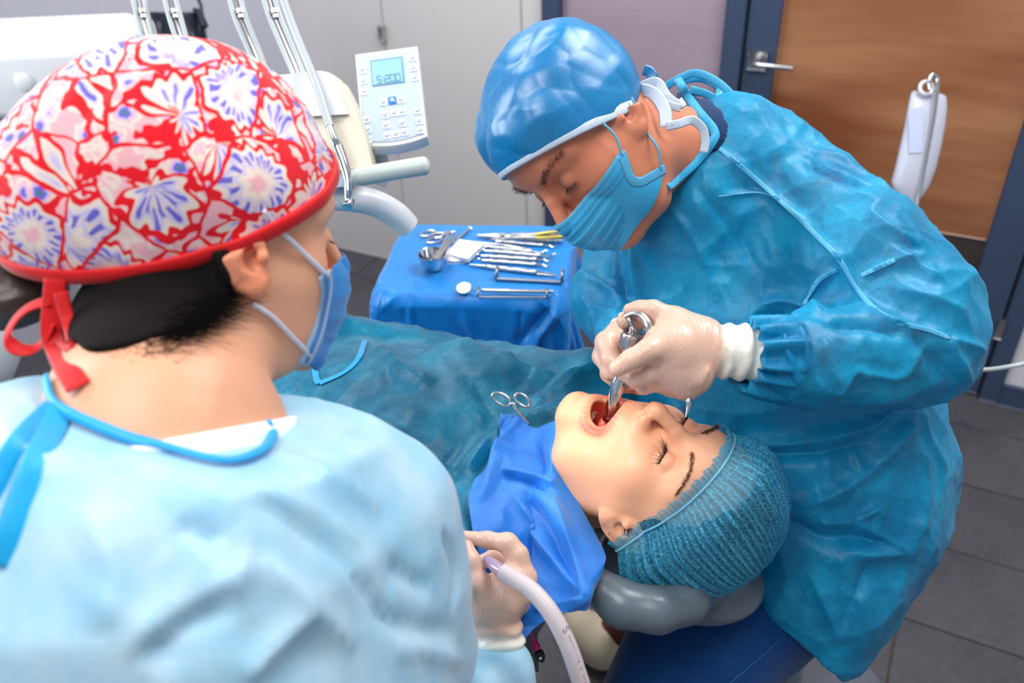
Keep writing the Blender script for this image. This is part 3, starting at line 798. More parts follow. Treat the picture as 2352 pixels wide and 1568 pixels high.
def ear_d(p, l0=0.0765, f0=-0.010, u0=-0.010, flare=0.28):
    """outer ear of the side l > 0 (p has |l|)"""
    q = p - A(f0, u0, l0)
    ca, sa = math.cos(0.22), math.sin(0.22); a = q[:, 0] * ca + q[:, 1] * sa; b = -q[:, 0] * sa + q[:, 1] * ca
    c = q[:, 2] + flare * a                                # flares outwards towards the back
    ra = np.sqrt((a / 0.62) ** 2 + b ** 2 + 1e-12)
    plate = d_ell(np.stack([a, b, c], 1), A(0, 0.001, 0), (0.0185, 0.030, 0.0055))
    helix = np.sqrt((ra - 0.0275) ** 2 + c ** 2) - np.where((a > 0.008) & (b < 0.012) & (b > -0.02), 0.0012, 0.0042)
    ra2 = np.sqrt(((a + 0.001) / 0.6) ** 2 + (b - 0.002) ** 2 + 1e-12)
    anti = np.sqrt((ra2 - 0.0175) ** 2 + (c - 0.001) ** 2) - np.where(a > 0.006, 0.0005, 0.0034)
    lobe = d_ell(np.stack([a, b, c], 1), A(0.004, -0.0275, 0.0005), (0.0085, 0.009, 0.005))
    trag = d_sph(np.stack([a, b, c], 1), A(0.0125, -0.004, 0.003), 0.0048)
    d = su(plate, helix, 0.004); d = su(d, anti, 0.004); d = su(d, lobe, 0.007)
    conc = d_ell(np.stack([a, b, c], 1), A(0.0045, -0.004, 0.004), (0.0075, 0.0105, 0.0085))
    d = ss(d, conc, 0.004)
    canal = d_sph(np.stack([a, b, c], 1), A(0.0085, -0.002, -0.002), 0.0042)
    d = ss(d, canal, 0.002)
    return su(d, trag, 0.004)

def rotj(p, deg, piv=(0.004, -0.026)):
    a = math.radians(deg); f, u, l = p; f -= piv[0]; u -= piv[1]
    return A(f * math.cos(a) + u * math.sin(a) + piv[0], -f * math.sin(a) + u * math.cos(a) + piv[1], l)

def head_d(p, jaw=0.0, neck=None, female=False, ears=True, jl=1.0, flare=0.28, earclip=None):
    q = p.copy(); q[:, 2] = np.abs(q[:, 2])
    J = lambda f, u, l: rotj((f, u, l), jaw)
    d = d_ell(q, A(-0.012, 0.040, 0), (0.098, 0.083, 0.0745))
    d = su(d, d_ell(q, A(0.028, 0.032, 0), (0.060, 0.058, 0.062)), 0.03)
    d = su(d, d_ell(q, A(0.026, -0.030, 0), (0.058, 0.062, 0.060)), 0.03)
    d = su(d, d_ell(q, A(0.046, -0.030, 0.041), (0.026, 0.021, 0.021)), 0.026)          # cheekbone
    d = su(d, d_ell(q, A(0.058, -0.054, 0), (0.033, 0.024, 0.036)), 0.02)               # upper lip block
    jw = d_chain(q, [A(0.0, -0.034, 0.057), J(-0.004, -0.078, 0.050), J(0.035, -0.104, 0.036), J(0.068, -0.114 * jl, 0.014)], [0.017, 0.0155, 0.0155, 0.0165], 0.012)
    d = su(d, jw, 0.03)
    d = su(d, d_sph(q, J(0.076, -0.113 * jl, 0), 0.0185), 0.018)
    d = su(d, d_ell(q, J(0.045, -0.085, 0), (0.040, 0.026, 0.036)), 0.022)
    ck = J(0.034, -0.066, 0.040)
    d = su(d, d_ell(q, ck, (0.030, 0.036, 0.022)), 0.03)
    d = su(d, d_rc(q, A(0.020, -0.085, 0) if jaw < 5 else J(0.02, -0.085, 0), A(-0.03, -0.095, 0), 0.034, 0.05), 0.03)  # floor of the jaw
    # brow, sockets, lids
    d = su(d, d_chain(q, [A(0.079, 0.022, 0.010), A(0.074, 0.025, 0.030), A(0.058, 0.020, 0.050)], [0.0095, 0.0105, 0.009], 0.004), 0.014)
    d = ss(d, d_ell(q, A(0.098, -0.003, 0.029), (0.021, 0.014, 0.018)), 0.014)
    d = su(d, d_sph(q, A(0.0715, -0.003, 0.0305), 0.0135), 0.004)
    # nose
    ns = d_chain(q, [A(0.083, 0.012, 0), A(0.094, -0.008, 0), A(0.1075, -0.031, 0)], [0.0075, 0.0078, 0.0088], 0.004)
    ns = su(ns, d_sph(q, A(0.1085, -0.0365, 0), 0.0092), 0.006)
    ns = su(ns, d_ell(q, A(0.095, -0.0425, 0.0125), (0.0115, 0.0075, 0.0062)), 0.006)
    ns = su(ns, d_rc(q, A(0.103, -0.0445, 0), A(0.086, -0.049, 0), 0.0052, 0.006), 0.005)
    d = su(d, ns, 0.010)
    d = ss(d, d_ell(q, A(0.1, -0.0490, 0.0068), (0.0062, 0.0045, 0.0034)), 0.003)
    if neck is not None:
        d = su(d, d_chain(p, *neck, 0.03), 0.035)
    if ears:
        e = ear_d(q, flare=flare); e = e if earclip is None else np.maximum(e, earclip(p)); d = su(d, e, 0.005)
    return d

def strands(name, roots, dirs, length, r, mat, parent, seed=1, curl=0.3, n=5, bvhx=None):
    """short hairs as one mesh: thin tapering triangular tubes"""
    rnd = np.random.RandomState(seed); V = []; F = []
    for p, d in zip(roots, dirs):
        p = np.asarray(p, float); d = nrm(d); b = nrm(rnd.normal(size=3)); L = length * (0.7 + 0.6 * rnd.rand()); a1, a2 = frame_of(d)
        k0 = len(V)
        for i in range(n):
            t = i / (n - 1); c = p + d * L * t + b * curl * L * t * t; rr = r * (1 - 0.85 * t)
            for j in range(3):
                th = j * 2.094; V.append(c + rr * (math.cos(th) * a1 + math.sin(th) * a2))
        for i in range(n - 1):
            for j in range(3):
                F.append([k0 + i * 3 + j, k0 + i * 3 + (j + 1) % 3, k0 + i * 3 + 3 + (j + 1) % 3, k0 + i * 3 + 3 + j])
    o = mesh_obj(name, np.array(V), np.array(F), mat, parent); return o

def superell(p, c, r, e=2.5):
    q = np.abs((p - c) / np.asarray(r)); k = (q ** e).sum(1) ** (1 / e)
    return (k - 1) * min(r)
def plane_curve(fn, o, n, x, N=120, rmax=0.2):
    """closed curve where fn = 0 meets the plane (o, n); x = start direction"""
    n = nrm(n); x = nrm(x - n * (x @ n)); y = np.cross(n, x); th = np.linspace(0, 2 * math.pi, N, endpoint=False)
    D = np.cos(th)[:, None] * x + np.sin(th)[:, None] * y
    lo = np.zeros(N); hi = np.full(N, rmax)
    for _ in range(30):
        m = (lo + hi) / 2; ins = fn(o + D * m[:, None]) < 0; lo = np.where(ins, m, lo); hi = np.where(ins, hi, m)
    return o + D * lo[:, None], D
def join_geo(*gs):
    V = []; F = []; k = 0
    for v, f in gs:
        V.append(np.asarray(v)); F += [[int(i) + k for i in q] for q in f]; k += len(v)
    return np.concatenate(V), F
def sph_px(lst):
    """list of (px, py, t, r_px) -> points and radii in metres"""
    return [P(x, y, t) for x, y, t, r in lst], [r * t / FPX for x, y, t, r in lst]
def chain_px(p, lst, k=0.02):
    a, r = sph_px(lst); return d_chain(p, a, r, k)
def bounds(lists, pad=0.03):
    a = []; 
    for L in lists:
        for x, y, t, r in L:
            c = P(x, y, t); m = r * t / FPX + pad; a += [c - m, c + m]
    a = np.array(a); return a.min(0), a.max(0)

# ------------------------------------------------------------------ the dentist
SK_D = skin('skin_tan', (206, 132, 100))
F_GOWN = fabric('gown_blue_nonwoven', (14, 172, 220), (2, 138, 192), rough=0.42, spec=0.45, transl=0.22, alpha=0.84, mott=0.75, sheen=0.12)
F_CAPB = fabric('cap_blue_nonwoven', (0, 136, 196), (0, 106, 168), rough=0.30, transl=0.05, spec=0.9, sheen=0.0, weave=0.13, wscale=1400)
F_MASK = fabric('mask_blue_nonwoven', (64, 176, 222), (40, 158, 210), transl=0.1, weave=0.15)
F_WHITE = fabric('white_edging_tape', (214, 228, 242), (196, 214, 234), transl=0.1, weave=0.3)
F_BIND = fabric('bright_blue_binding', (60, 186, 232), (30, 160, 215), transl=0.1)
F_BIND2 = fabric('pale_blue_seam', (96, 190, 230), (60, 170, 220), transl=0.1)
F_NAVY = fabric('navy_scrub_cotton', (8, 56, 104), (3, 38, 80), rough=0.7, transl=0.0, weave=0.4, wscale=1500, spec=0.2)
M_HAIR = plain('dark_hair', (42, 32, 30), 0.5, grain=0.3, gs=500)
M_HAIRL = plain('brown_hair', (92, 70, 60), 0.5)

HD = HF(P(1333, 306, 1.0), CV(-0.42, -0.855, 0.29), CV(-0.80, 0.52, 0.30), 1.0)
G_TORSO = [(1690, 352, 1.08, 116), (1790, 640, 1.12, 230), (1840, 860, 1.13, 250), (1900, 1080, 1.13, 246), (1888, 1240, 1.10, 216), (1895, 1380, 1.07, 128), (1895, 1500, 1.05, 50)]
G_CHEST = [(1610, 430, 1.13, 120), (1600, 620, 1.15, 175), (1690, 850, 1.14, 220), (1790, 1040, 1.12, 230)]
G_UARM = [(1690, 350, 1.08, 112), (1795, 432, 1.07, 128), (1880, 500, 1.03, 134), (1972, 598, 0.985, 154), (2062, 715, 0.96, 154), (2100, 785, 0.945, 140)]
G_FARM = [(2100, 790, 0.94, 138), (1980, 815, 0.92, 120), (1860, 826, 0.898, 106), (1800, 823, 0.888, 92)]
G_RARM = [(1560, 480, 1.22, 110), (1440, 610, 1.25, 98), (1400, 690, 1.18, 74), (1432, 770, 1.08, 58)]
G_NECK = [(1700, 380, 1.06, 122), (1612, 468, 1.065, 112), (1545, 540, 1.09, 112)]
NP0, NP1, NP2 = P(1556, 178, 1.10), P(1643, 304, 1.02), P(1508, 452, 1.03)
NPN = nrm(np.cross(NP1 - NP0, NP2 - NP0)); NPN = NPN if NPN @ (P(1850, 700, 1.1) - NP0) > 0 else -NPN
HEM0, HEM1 = P(1686, 1352, 1.0), P(1905, 1532, 1.0)
HEMN = nrm(np.cross(HEM1 - CAM, HEM0 - CAM)); HEMN = HEMN if HEMN @ (P(1950, 1100, 1.1) - HEM0) > 0 else -HEMN

def gown_dentist(p, inset=0.0):
    d = chain_px(p, G_TORSO, 0.05)
    d = su(d, chain_px(p, G_CHEST, 0.05), 0.05)
    d = su(d, chain_px(p, G_NECK, 0.03), 0.04)
    d = su(d, chain_px(p, G_RARM, 0.03), 0.03)
    d = su(d, chain_px(p, G_UARM, 0.03), 0.025)
    d = su(d, chain_px(p, G_FARM, 0.02), 0.012)
    d = np.maximum(d, -((p - NP0) @ NPN) - 0.016)
    d = np.maximum(d, -((p - HEM0) @ HEMN))
    return d

def build_dentist():
    e = None
    # body: head, neck, shoulders in one skin mesh
    ni = HD.loc(np.array([P(1470, 330, 1.03), P(1585, 345, 1.06), P(1660, 440, 1.12)]))
    neck = ([A(-0.03, -0.05, 0), ni[1], ni[2]], [0.055, 0.043, 0.03])
    pa, pb = A(0.097, 0.056, 0), A(-0.012, -0.016, 0); dv = pb - pa; pn = nrm(A(-dv[1], dv[0], 0)); pn = pn if pn[1] > 0 else -pn
    def fn(p):
        d = head_d(p, 0, neck, ears=False, jl=0.90); q = p.copy(); q[:, 2] = np.abs(q[:, 2])
        return su(d, np.maximum(ear_d(q), (p - pa) @ pn - 0.004), 0.006)
    V, F = sdf_mesh(fn, (-0.34, -0.36, -0.16), (0.14, 0.14, 0.14), 0.0019)
    V = smooth(V, F, 2)
    arm = [(x, y, t + .004, r * (.66 if i < 4 else .58)) for i, (x, y, t, r) in enumerate(G_UARM[1:] + G_FARM[1:])] + [(1735, 812, .884, 46)]
    la, ha = bounds([arm], .01); Va, Fa = sdf_mesh(lambda p: chain_px(p, arm, .02), la, ha, .006)
    body = mesh_obj('person', np.concatenate([HD.w(V), smooth(Va, Fa, 2)]), np.concatenate([F[:, ::-1], Fa + len(V)]), SK_D, tint=1.0)
    tag(body, 'person in a blue surgical gown, cap and mask leaning over the patient with an instrument', 'person')
    gb = None
    # eyebrow and lashes
    rnd = np.random.RandomState(3); bb = bvh(V, F)
    for s in (1, -1):
        R = []; D = []
        for i in range(260):
            t = rnd.rand(); q = A(0.0885 - 0.026 * t * t, 0.0165 + 0.010 * math.sin(t * 2.3) + rnd.normal() * 0.0018, s * (0.012 + 0.040 * t)); R.append(snap(bb, q, -0.0005)[0]); D.append(A(0.25, 0.1, s * 1.0))
        strands('eyebrow', HD.w(np.array(R)), [HD.d(x) for x in D], 0.008, 0.00022, M_HAIRL, body, 2)
        R = []; D = []
        for i in range(46):
            t = i / 45; a = -0.9 + 1.8 * t; q = A(0.0715 + 0.0137 * math.cos(a) * 0.93, -0.0085, s * 0.0305 + 0.0135 * math.sin(a)); R.append(q); D.append(A(math.cos(a), -0.5, math.sin(a) * 0.6))
        strands('eyelashes', HD.w(np.array(R)), [HD.d(x) for x in D], 0.006, 0.00025, M_HAIR, body, 5)
    # cap
    c0 = A(-0.006, 0.038, 0)
    def capf(p):
        return np.minimum(superell(p, c0, (0.097, 0.080, 0.082), 2.7), head_d(p, 0, None, ears=False) - 0.005)
    def capc(p):
        q = p * 1.0; w = (crumple(p, 13, 3.1, 2, 0.9) * 0.0042 + 0.0026 * folds(p, 34, 2.0, A(0, 1, 0.4), 2.5)) * np.clip((p - pa) @ pn / 0.03, 0.08, 1)
        return np.maximum(capf(q) + w, -((p - pa) @ pn))
    Vc, Fc = sdf_mesh(capc, (-0.14, -0.09, -0.12), (0.14, 0.18, 0.12), 0.0018); Vc = smooth(Vc, Fc, 1)
    cap = mesh_obj('surgical_cap', HD.w(Vc), Fc, F_CAPB, body)
    crv, dr = plane_curve(capf, pa + dv * 0.5, pn, A(1, 0, 0))
    crv = np.vstack([crv, crv[:1]]); dr = np.vstack([dr, dr[:1]])
    V1, F1 = strip_geo(HD.w(crv + pn * 0.004), np.array([HD.d(x) for x in dr]), 0.0125, 0.003); mesh_obj('edging_band', V1, F1, F_WHITE, cap)
    # tie tails of the cap
    def ribbon(name, px, w, mat, par, n=30, face=None, th=0.0008):
        pts = resample([P(x, y, t) for x, y, t in px], n); T = np.gradient(pts, axis=0); fc = CAM - pts if face is None else np.tile(face, (n, 1))
        ns = np.array([nrm(f - nrm(t) * (f @ nrm(t))) for f, t in zip(fc, T)]); v, f = strip_geo(pts, ns, w, th); return mesh_obj(name, v, f, mat, par)
    ribbon('cap_tie', [(1468, 205, .985), (1500, 215, .97), (1525, 250, .96), (1530, 290, .955)], 0.015, F_WHITE, cap)
    ribbon('cap_tie', [(1530, 290, .954), (1560, 284, .955), (1590, 276, .96), (1614, 296, .965), (1620, 325, .968), (1616, 350, .97)], 0.010, F_WHITE, cap)
    ribbon('cap_tie', [(1470, 200, .99), (1500, 188, .985), (1516, 195, .98), (1532, 222, .975), (1558, 240, .97), (1572, 232, .972)], 0.011, F_WHITE, cap)
    ribbon('cap_tie', [(1530, 238, .972), (1548, 245, .97), (1563, 248, .97)], 0.009, F_WHITE, cap)
    ribbon('cap_tie', [(1478, 160, 1.0), (1492, 165, 1.0), (1500, 178, 1.0), (1490, 185, 1.0)], 0.012, F_CAPB, cap)
    # mask
    prof = [(0.1115, -0.030, 0.000), (0.121, -0.044, .0), (0.1200, -0.060, .0), (0.114, -0.077, .0), (0.104, -0.092, .0), (0.088, -0.104, .0)]
    side = [(0.031, -0.030, 0.068), (0.041, -0.044, 0.067), (0.046, -0.055, 0.066), (0.042, -0.066, 0.064), (0.028, -0.075, 0.064), (0.012, -0.084, 0.063)]
    nu, nv = 61, 46; prr = resample(prof, nv); sdr = resample(side, nv); X = np.zeros((nu, nv, 3))
    for i, s in enumerate(np.linspace(-1, 1, nu)):
        a = abs(s); w = a ** 1.55
        X[i, :, 0] = prr[:, 0] * (1 - w) + sdr[:, 0] * w; X[i, :, 1] = prr[:, 1] * (1 - a ** 1.3) + sdr[:, 1] * a ** 1.3; X[i, :, 2] = math.copysign(1, s) * sdr[:, 2] * (a ** 0.85)
        v = np.linspace(0, 1, nv); fold = sum(0.0022 * np.clip(1 - ((v - c) / 0.13) % 1.0, 0, 1) * ((v > c) & (v < c + 0.13)) for c in (0.30, 0.46, 0.62, 0.78))
        X[i, :, 0] += fold * (1 - a ** 4) * 1.2
    Xf = X.reshape(-1, 3)
    for _ in range(4):
        dd = fn(Xf); e_ = 0.001; gr = np.stack([fn(Xf + e_ * np.eye(3)[k]) - dd for k in range(3)], 1); gr /= np.linalg.norm(gr, axis=1, keepdims=True) + 1e-9
        Xf = Xf + gr * np.clip(0.0028 - dd, 0, 0.01)[:, None]
    X = Xf.reshape(nu, nv, 3)
    mk = sheet_obj('surgical_mask', HD.w(X.reshape(-1, 3)), nu, nv, F_MASK, body, 1, 0.0012)
    Xw = HD.w(X.reshape(-1, 3)).reshape(nu, nv, 3); Nn = vnormals(Xw.reshape(-1, 3), grid_faces(nu, nv)).reshape(nu, nv, 3)
    if (Nn[nu // 2, nv // 2] @ HD.d(A(1, 0, 0))) < 0: Nn = -Nn
    # stitched welds: rows of small dots along the upper edge and the sides, side tapes
    m = MB()
    for j in (5, 6, 9, 10):
        for i in range(2, nu - 1):
            for h in (0, .5):
                c = (Xw[i, j] * (1 - h) + Xw[min(i + 1, nu - 1), j] * h) + Nn[i, j] * 0.0009; a, b = frame_of(Nn[i, j])
                m.add([c + 0.00045 * (x * a + y * b) for x, y in ((-1, -1), (1, -1), (1, 1), (-1, 1))], [[0, 1, 2, 3]])
    so = m.obj('weld_dots', plain('mask_weld_blue', (20, 110, 160), 0.6), mk, False); so['kind'] = 'stuff'
    for i in (1, nu - 2):
        v, f = strip_geo(Xw[i, :] + Nn[i] * 0.0006, Nn[i], 0.011, 0.0012); mesh_obj('side_tape', v, f, fabric('mask_side_tape', (96, 186, 226), (70, 170, 218)), mk)
    v, f = strip_geo(Xw[2:-2, 0] + Nn[2:-2, 0] * 0.0004, Nn[2:-2, 0], 0.006, 0.0014); mesh_obj('edge_tape', v, f, fabric('mask_side_tape', (96, 186, 226)), mk)
    for s, i in ((1, nu - 2), (-1, 1)):
        q0, q1 = HD.loc(Xw[i, 2]), HD.loc(Xw[i, nv - 4])
        for pts in ([q0, q0 + A(-0.012, 0.022, s * 0.006), A(0.018, 0.024, s * 0.0765), A(0.0, 0.03, s * 0.080)], [q1, q1 + A(-0.014, 0.018, s * 0.010), A(-0.004, -0.045, s * 0.0755), A(-0.014, -0.030, s * 0.079), A(-0.024, -0.01, s * 0.08)]):
            V1, F1 = tube_geo(resample(HD.w(np.array(pts)), 20), 0.0014, 8); mesh_obj('ear_loop', V1, F1, fabric('elastic_blue', (120, 200, 232), (96, 180, 220)), mk)
    # navy scrub top under the gown
    sc = lambda p: su(chain_px(p, [(1622, 352, 1.055, 104), (1720, 440, 1.10, 130)], 0.03), chain_px(p, [(1590, 288, 1.1, 86), (1640, 350, 1.07, 96)], 0.02), 0.03)
    A1, A2, A3 = P(1530, 200, 1.12), P(1600, 272, 0.99), P(1520, 440, 0.985); an = nrm(np.cross(A2 - A1, A3 - A1)); an = an if an @ (P(1800, 700, 1.1) - A1) > 0 else -an
    lo, hi = bounds([[(1640, 350, 1.07, 100), (1720, 440, 1.1, 130), (1585, 300, 1.1, 66)]])
    Vs, Fs = sdf_mesh(lambda p: np.maximum(np.maximum(sc(p), -((p - A1) @ an)), (p - NP0) @ NPN + 0.004), lo, hi, 0.003)
    mesh_obj('scrub_top', smooth(Vs, Fs, 2), Fs, F_NAVY, body)
    # gown
    lo, hi = bounds([G_TORSO, G_CHEST, G_UARM, G_FARM, G_RARM])
    Vg, Fg = sdf_mesh(gown_dentist, lo, hi, 0.0029); Vg = smooth(Vg, Fg, 4)
    CR = [([(1852, 350), (1880, 385), (1950, 415), (2000, 434)], .009, -.013), ([(1862, 338), (1925, 352), (1990, 392), (2050, 445)], .008, .008),
          ([(1640, 330), (1690, 372), (1749, 423), (1836, 502), (1879, 546), (1927, 593), (1978, 678), (2047, 735), (2129, 756), (2182, 776)], .007, .007),
          ([(1650, 451), (1749, 443), (1816, 478), (1860, 520)], .004, .005), ([(1925, 615), (1880, 645), (1847, 699)], .005, .007), ([(1978, 633), (2055, 597), (2130, 580)], .006, .007),
          ([(1740, 700), (1800, 690), (1850, 700), (1890, 720)], .010, .014), ([(1890, 735), (2000, 748), (2080, 760)], .010, -.016), ([(1850, 715), (1780, 725), (1730, 720)], .006, -.008),
          ([(1855, 854), (1900, 893), (1930, 897), (1962, 855), (2000, 862), (2070, 868), (2110, 820), (2150, 776)], .007, .008),
          ([(1830, 740), (1850, 800), (1862, 860)], .006, .011), ([(1800, 740), (1805, 800), (1828, 850), (1850, 905)], .006, .010), ([(1760, 760), (1790, 830), (1820, 900)], .006, -.009), ([(1890, 770), (1905, 830), (1925, 890)], .007, .009),
          ([(2182, 776), (2205, 830), (2231, 882)], .006, .008), ([(2182, 776), (2230, 790), (2284, 817)], .006, .009), ([(2100, 760), (2150, 830), (2200, 880)], .010, -.010), ([(2060, 660), (2140, 680), (2230, 720)], .010, .008), ([(2040, 560), (2110, 600), (2170, 640)], .008, .008), ([(1990, 480), (2060, 530), (2120, 560)], .006, .006),
          ([(1700, 1021), (1800, 1020), (1900, 1005), (2006, 976), (2067, 927)], .008, .014), ([(1720, 1045), (1820, 1045), (1920, 1035), (2020, 1005)], .010, -.016),
          ([(2104, 915), (2084, 980), (2040, 1040), (1986, 1091), (1904, 1140), (1820, 1165)], .012, .016), ([(1961, 1005), (1972, 1050), (1978, 1083)], .005, .007), ([(1900, 1010), (1904, 1060), (1908, 1110)], .005, .006),
          ([(1968, 1201), (2022, 1171), (2035, 1194)], .006, .010), ([(1880, 1199), (1968, 1201)], .008, .010), ([(1932, 1262), (2010, 1270), (2090, 1273)], .009, .013), ([(1968, 1201), (2030, 1235), (2090, 1265)], .006, .008), ([(1800, 1190), (1880, 1235), (1960, 1240), (2060, 1255)], .012, -.016),
          ([(2110, 940), (2150, 1020), (2180, 1080)], .008, .009), ([(2120, 1000), (2130, 1120), (2110, 1220)], .012, .010), ([(2120, 1180), (2100, 1240), (2088, 1290)], .010, .010), ([(1850, 1300), (1900, 1400), (1930, 1480)], .010, .008), ([(2000, 1290), (1960, 1380), (1930, 1450)], .010, -.010),
          ([(1455, 560), (1465, 640), (1485, 740)], .010, .014), ([(1420, 560), (1430, 640), (1440, 700)], .008, -.012), ([(1530, 470), (1600, 560), (1640, 680)], .008, .007), ([(1600, 430), (1680, 520), (1740, 620)], .008, -.008), ([(1345, 640), (1390, 660), (1440, 700)], .008, .010), ([(1360, 700), (1400, 720), (1440, 750)], .007, .009)]
    ax = P(1850, 800, 1.0) - P(1750, 500, 1.0)
    Vg = creased(Vg, Fg, CR, lambda v, n: .013 * folds(v, 11, 1.0, ax, 2.6) + .009 * folds(v, 21, 4.0, P(1700, 820, .9) - P(2100, 700, .9), 2.2, .5) + .0036 * folds(v, 46, 9.0, ax, 1.6, .6))
    gown = mesh_obj('surgical_gown', Vg, Fg, F_GOWN, body)
    gb = bvh(Vg, Fg)
    bodyb = bvh(np.concatenate([HD.w(V), Vs]), np.concatenate([F, Fs + len(V)]))
    # gathered end of the near sleeve
    a0, a1 = P(1722, 811, .879), P(1800, 822, .886); ad = nrm(a1 - a0); x_, y_ = frame_of(ad); N = 220; th = np.arange(N) * 2 * math.pi / N; rows = []
    rr = np.random.RandomState(2); ph = np.cumsum(.3 + 1.4 * np.repeat(rr.rand(N // 10), 10)[:N]); ph = ph / ph[-1] * 2 * math.pi * 12
    for k, (s_, r_, am) in enumerate([(-.004, .0350, .0050), (.003, .0362, .0062), (.012, .0385, .0060), (.022, .0415, .0048), (.034, .0445, .0030), (.045, .0450, .0012)]):
        r2 = r_ + am * np.sin(ph + .5 * k) + .0025 * np.sin(3 * th + 1); rows.append(a0 + ad * (s_ + .004 * np.sin(2 * th + 1)[:, None]) + r2[:, None] * (np.cos(th)[:, None] * x_ + np.sin(th)[:, None] * y_))
    Vc_ = np.concatenate(rows); i_, j_ = np.meshgrid(np.arange(5), np.arange(N), indexing='ij'); q_ = (i_ * N + j_).ravel(); w_ = (i_ * N + (j_ + 1) % N).ravel()
    co = mesh_obj('sleeve_cuff', Vc_, np.stack([q_, w_, w_ + N, q_ + N], 1), F_GOWN, gown); so = co.modifiers.new('thickness', 'SOLIDIFY'); so.thickness = .0008
    sm = [('seam', [(1640, 331), (1690, 372), (1749, 423), (1836, 502), (1879, 546), (1927, 593), (1978, 678), (2047, 735), (2129, 756), (2182, 776)], .0055), ('seam', [(1650, 451), (1749, 443), (1816, 478), (1850, 505)], .0022),
          ('seam', [(1922, 620), (1880, 645), (1847, 699)], .0055), ('seam', [(1978, 633), (2055, 597)], .0055)]
    for nm, px, w in sm:
        v, f = ribbon_on(gb, px, w, .0008, 60, .0002); mesh_obj(nm, v, f, F_BIND2, gown)
    pb_ = [(1556, 180, 1.06), (1580, 222, 1.03), (1610, 262, 1.0), (1640, 300, .985), (1637, 325, .98), (1600, 372, .975), (1562, 406, .975), (1536, 428, .975)]
    pts = []
    for x, y, t in zip(*[resample([(q[0], q[1], q[2]) for q in pb_], 60)[:, k] for k in range(3)]):
        h_ = hit(gb, x, y)[0]; h2 = hit(bodyb, x, y)[0]; tt = [PX(h)[2] for h in (h_, h2) if h is not None and PX(h)[2] < 1.25]; pts.append((x, y, min(tt) - .003 if tt else t))
    pts = np.array(pts)
    for _ in range(6): pts[1:-1, 2] = np.minimum((pts[:-2, 2] + 2 * pts[1:-1, 2] + pts[2:, 2]) / 4, pts[1:-1, 2] + .001)
    ribbon('neck_binding', [tuple(q) for q in pts], 0.0105, F_BIND, gown, 60, th=0.003)
    for q in ([(1556, 182, 1.06), (1600, 168, 1.05), (1650, 190, 1.04), (1690, 228, 1.035)], [(1560, 186, 1.06), (1610, 180, 1.07), (1650, 200, 1.06), (1652, 222, 1.05)], [(1556, 182, 1.07), (1535, 195, 1.09), (1522, 215, 1.1)], [(1585, 205, 1.05), (1620, 215, 1.05), (1640, 226, 1.05)]):
        ribbon('gown_tie', q, 0.0095, F_BIND, gown, 30, th=0.0015)
    return body, gown, Vg, Fg
DENT, GOWN_D, VGD, FGD = build_dentist()

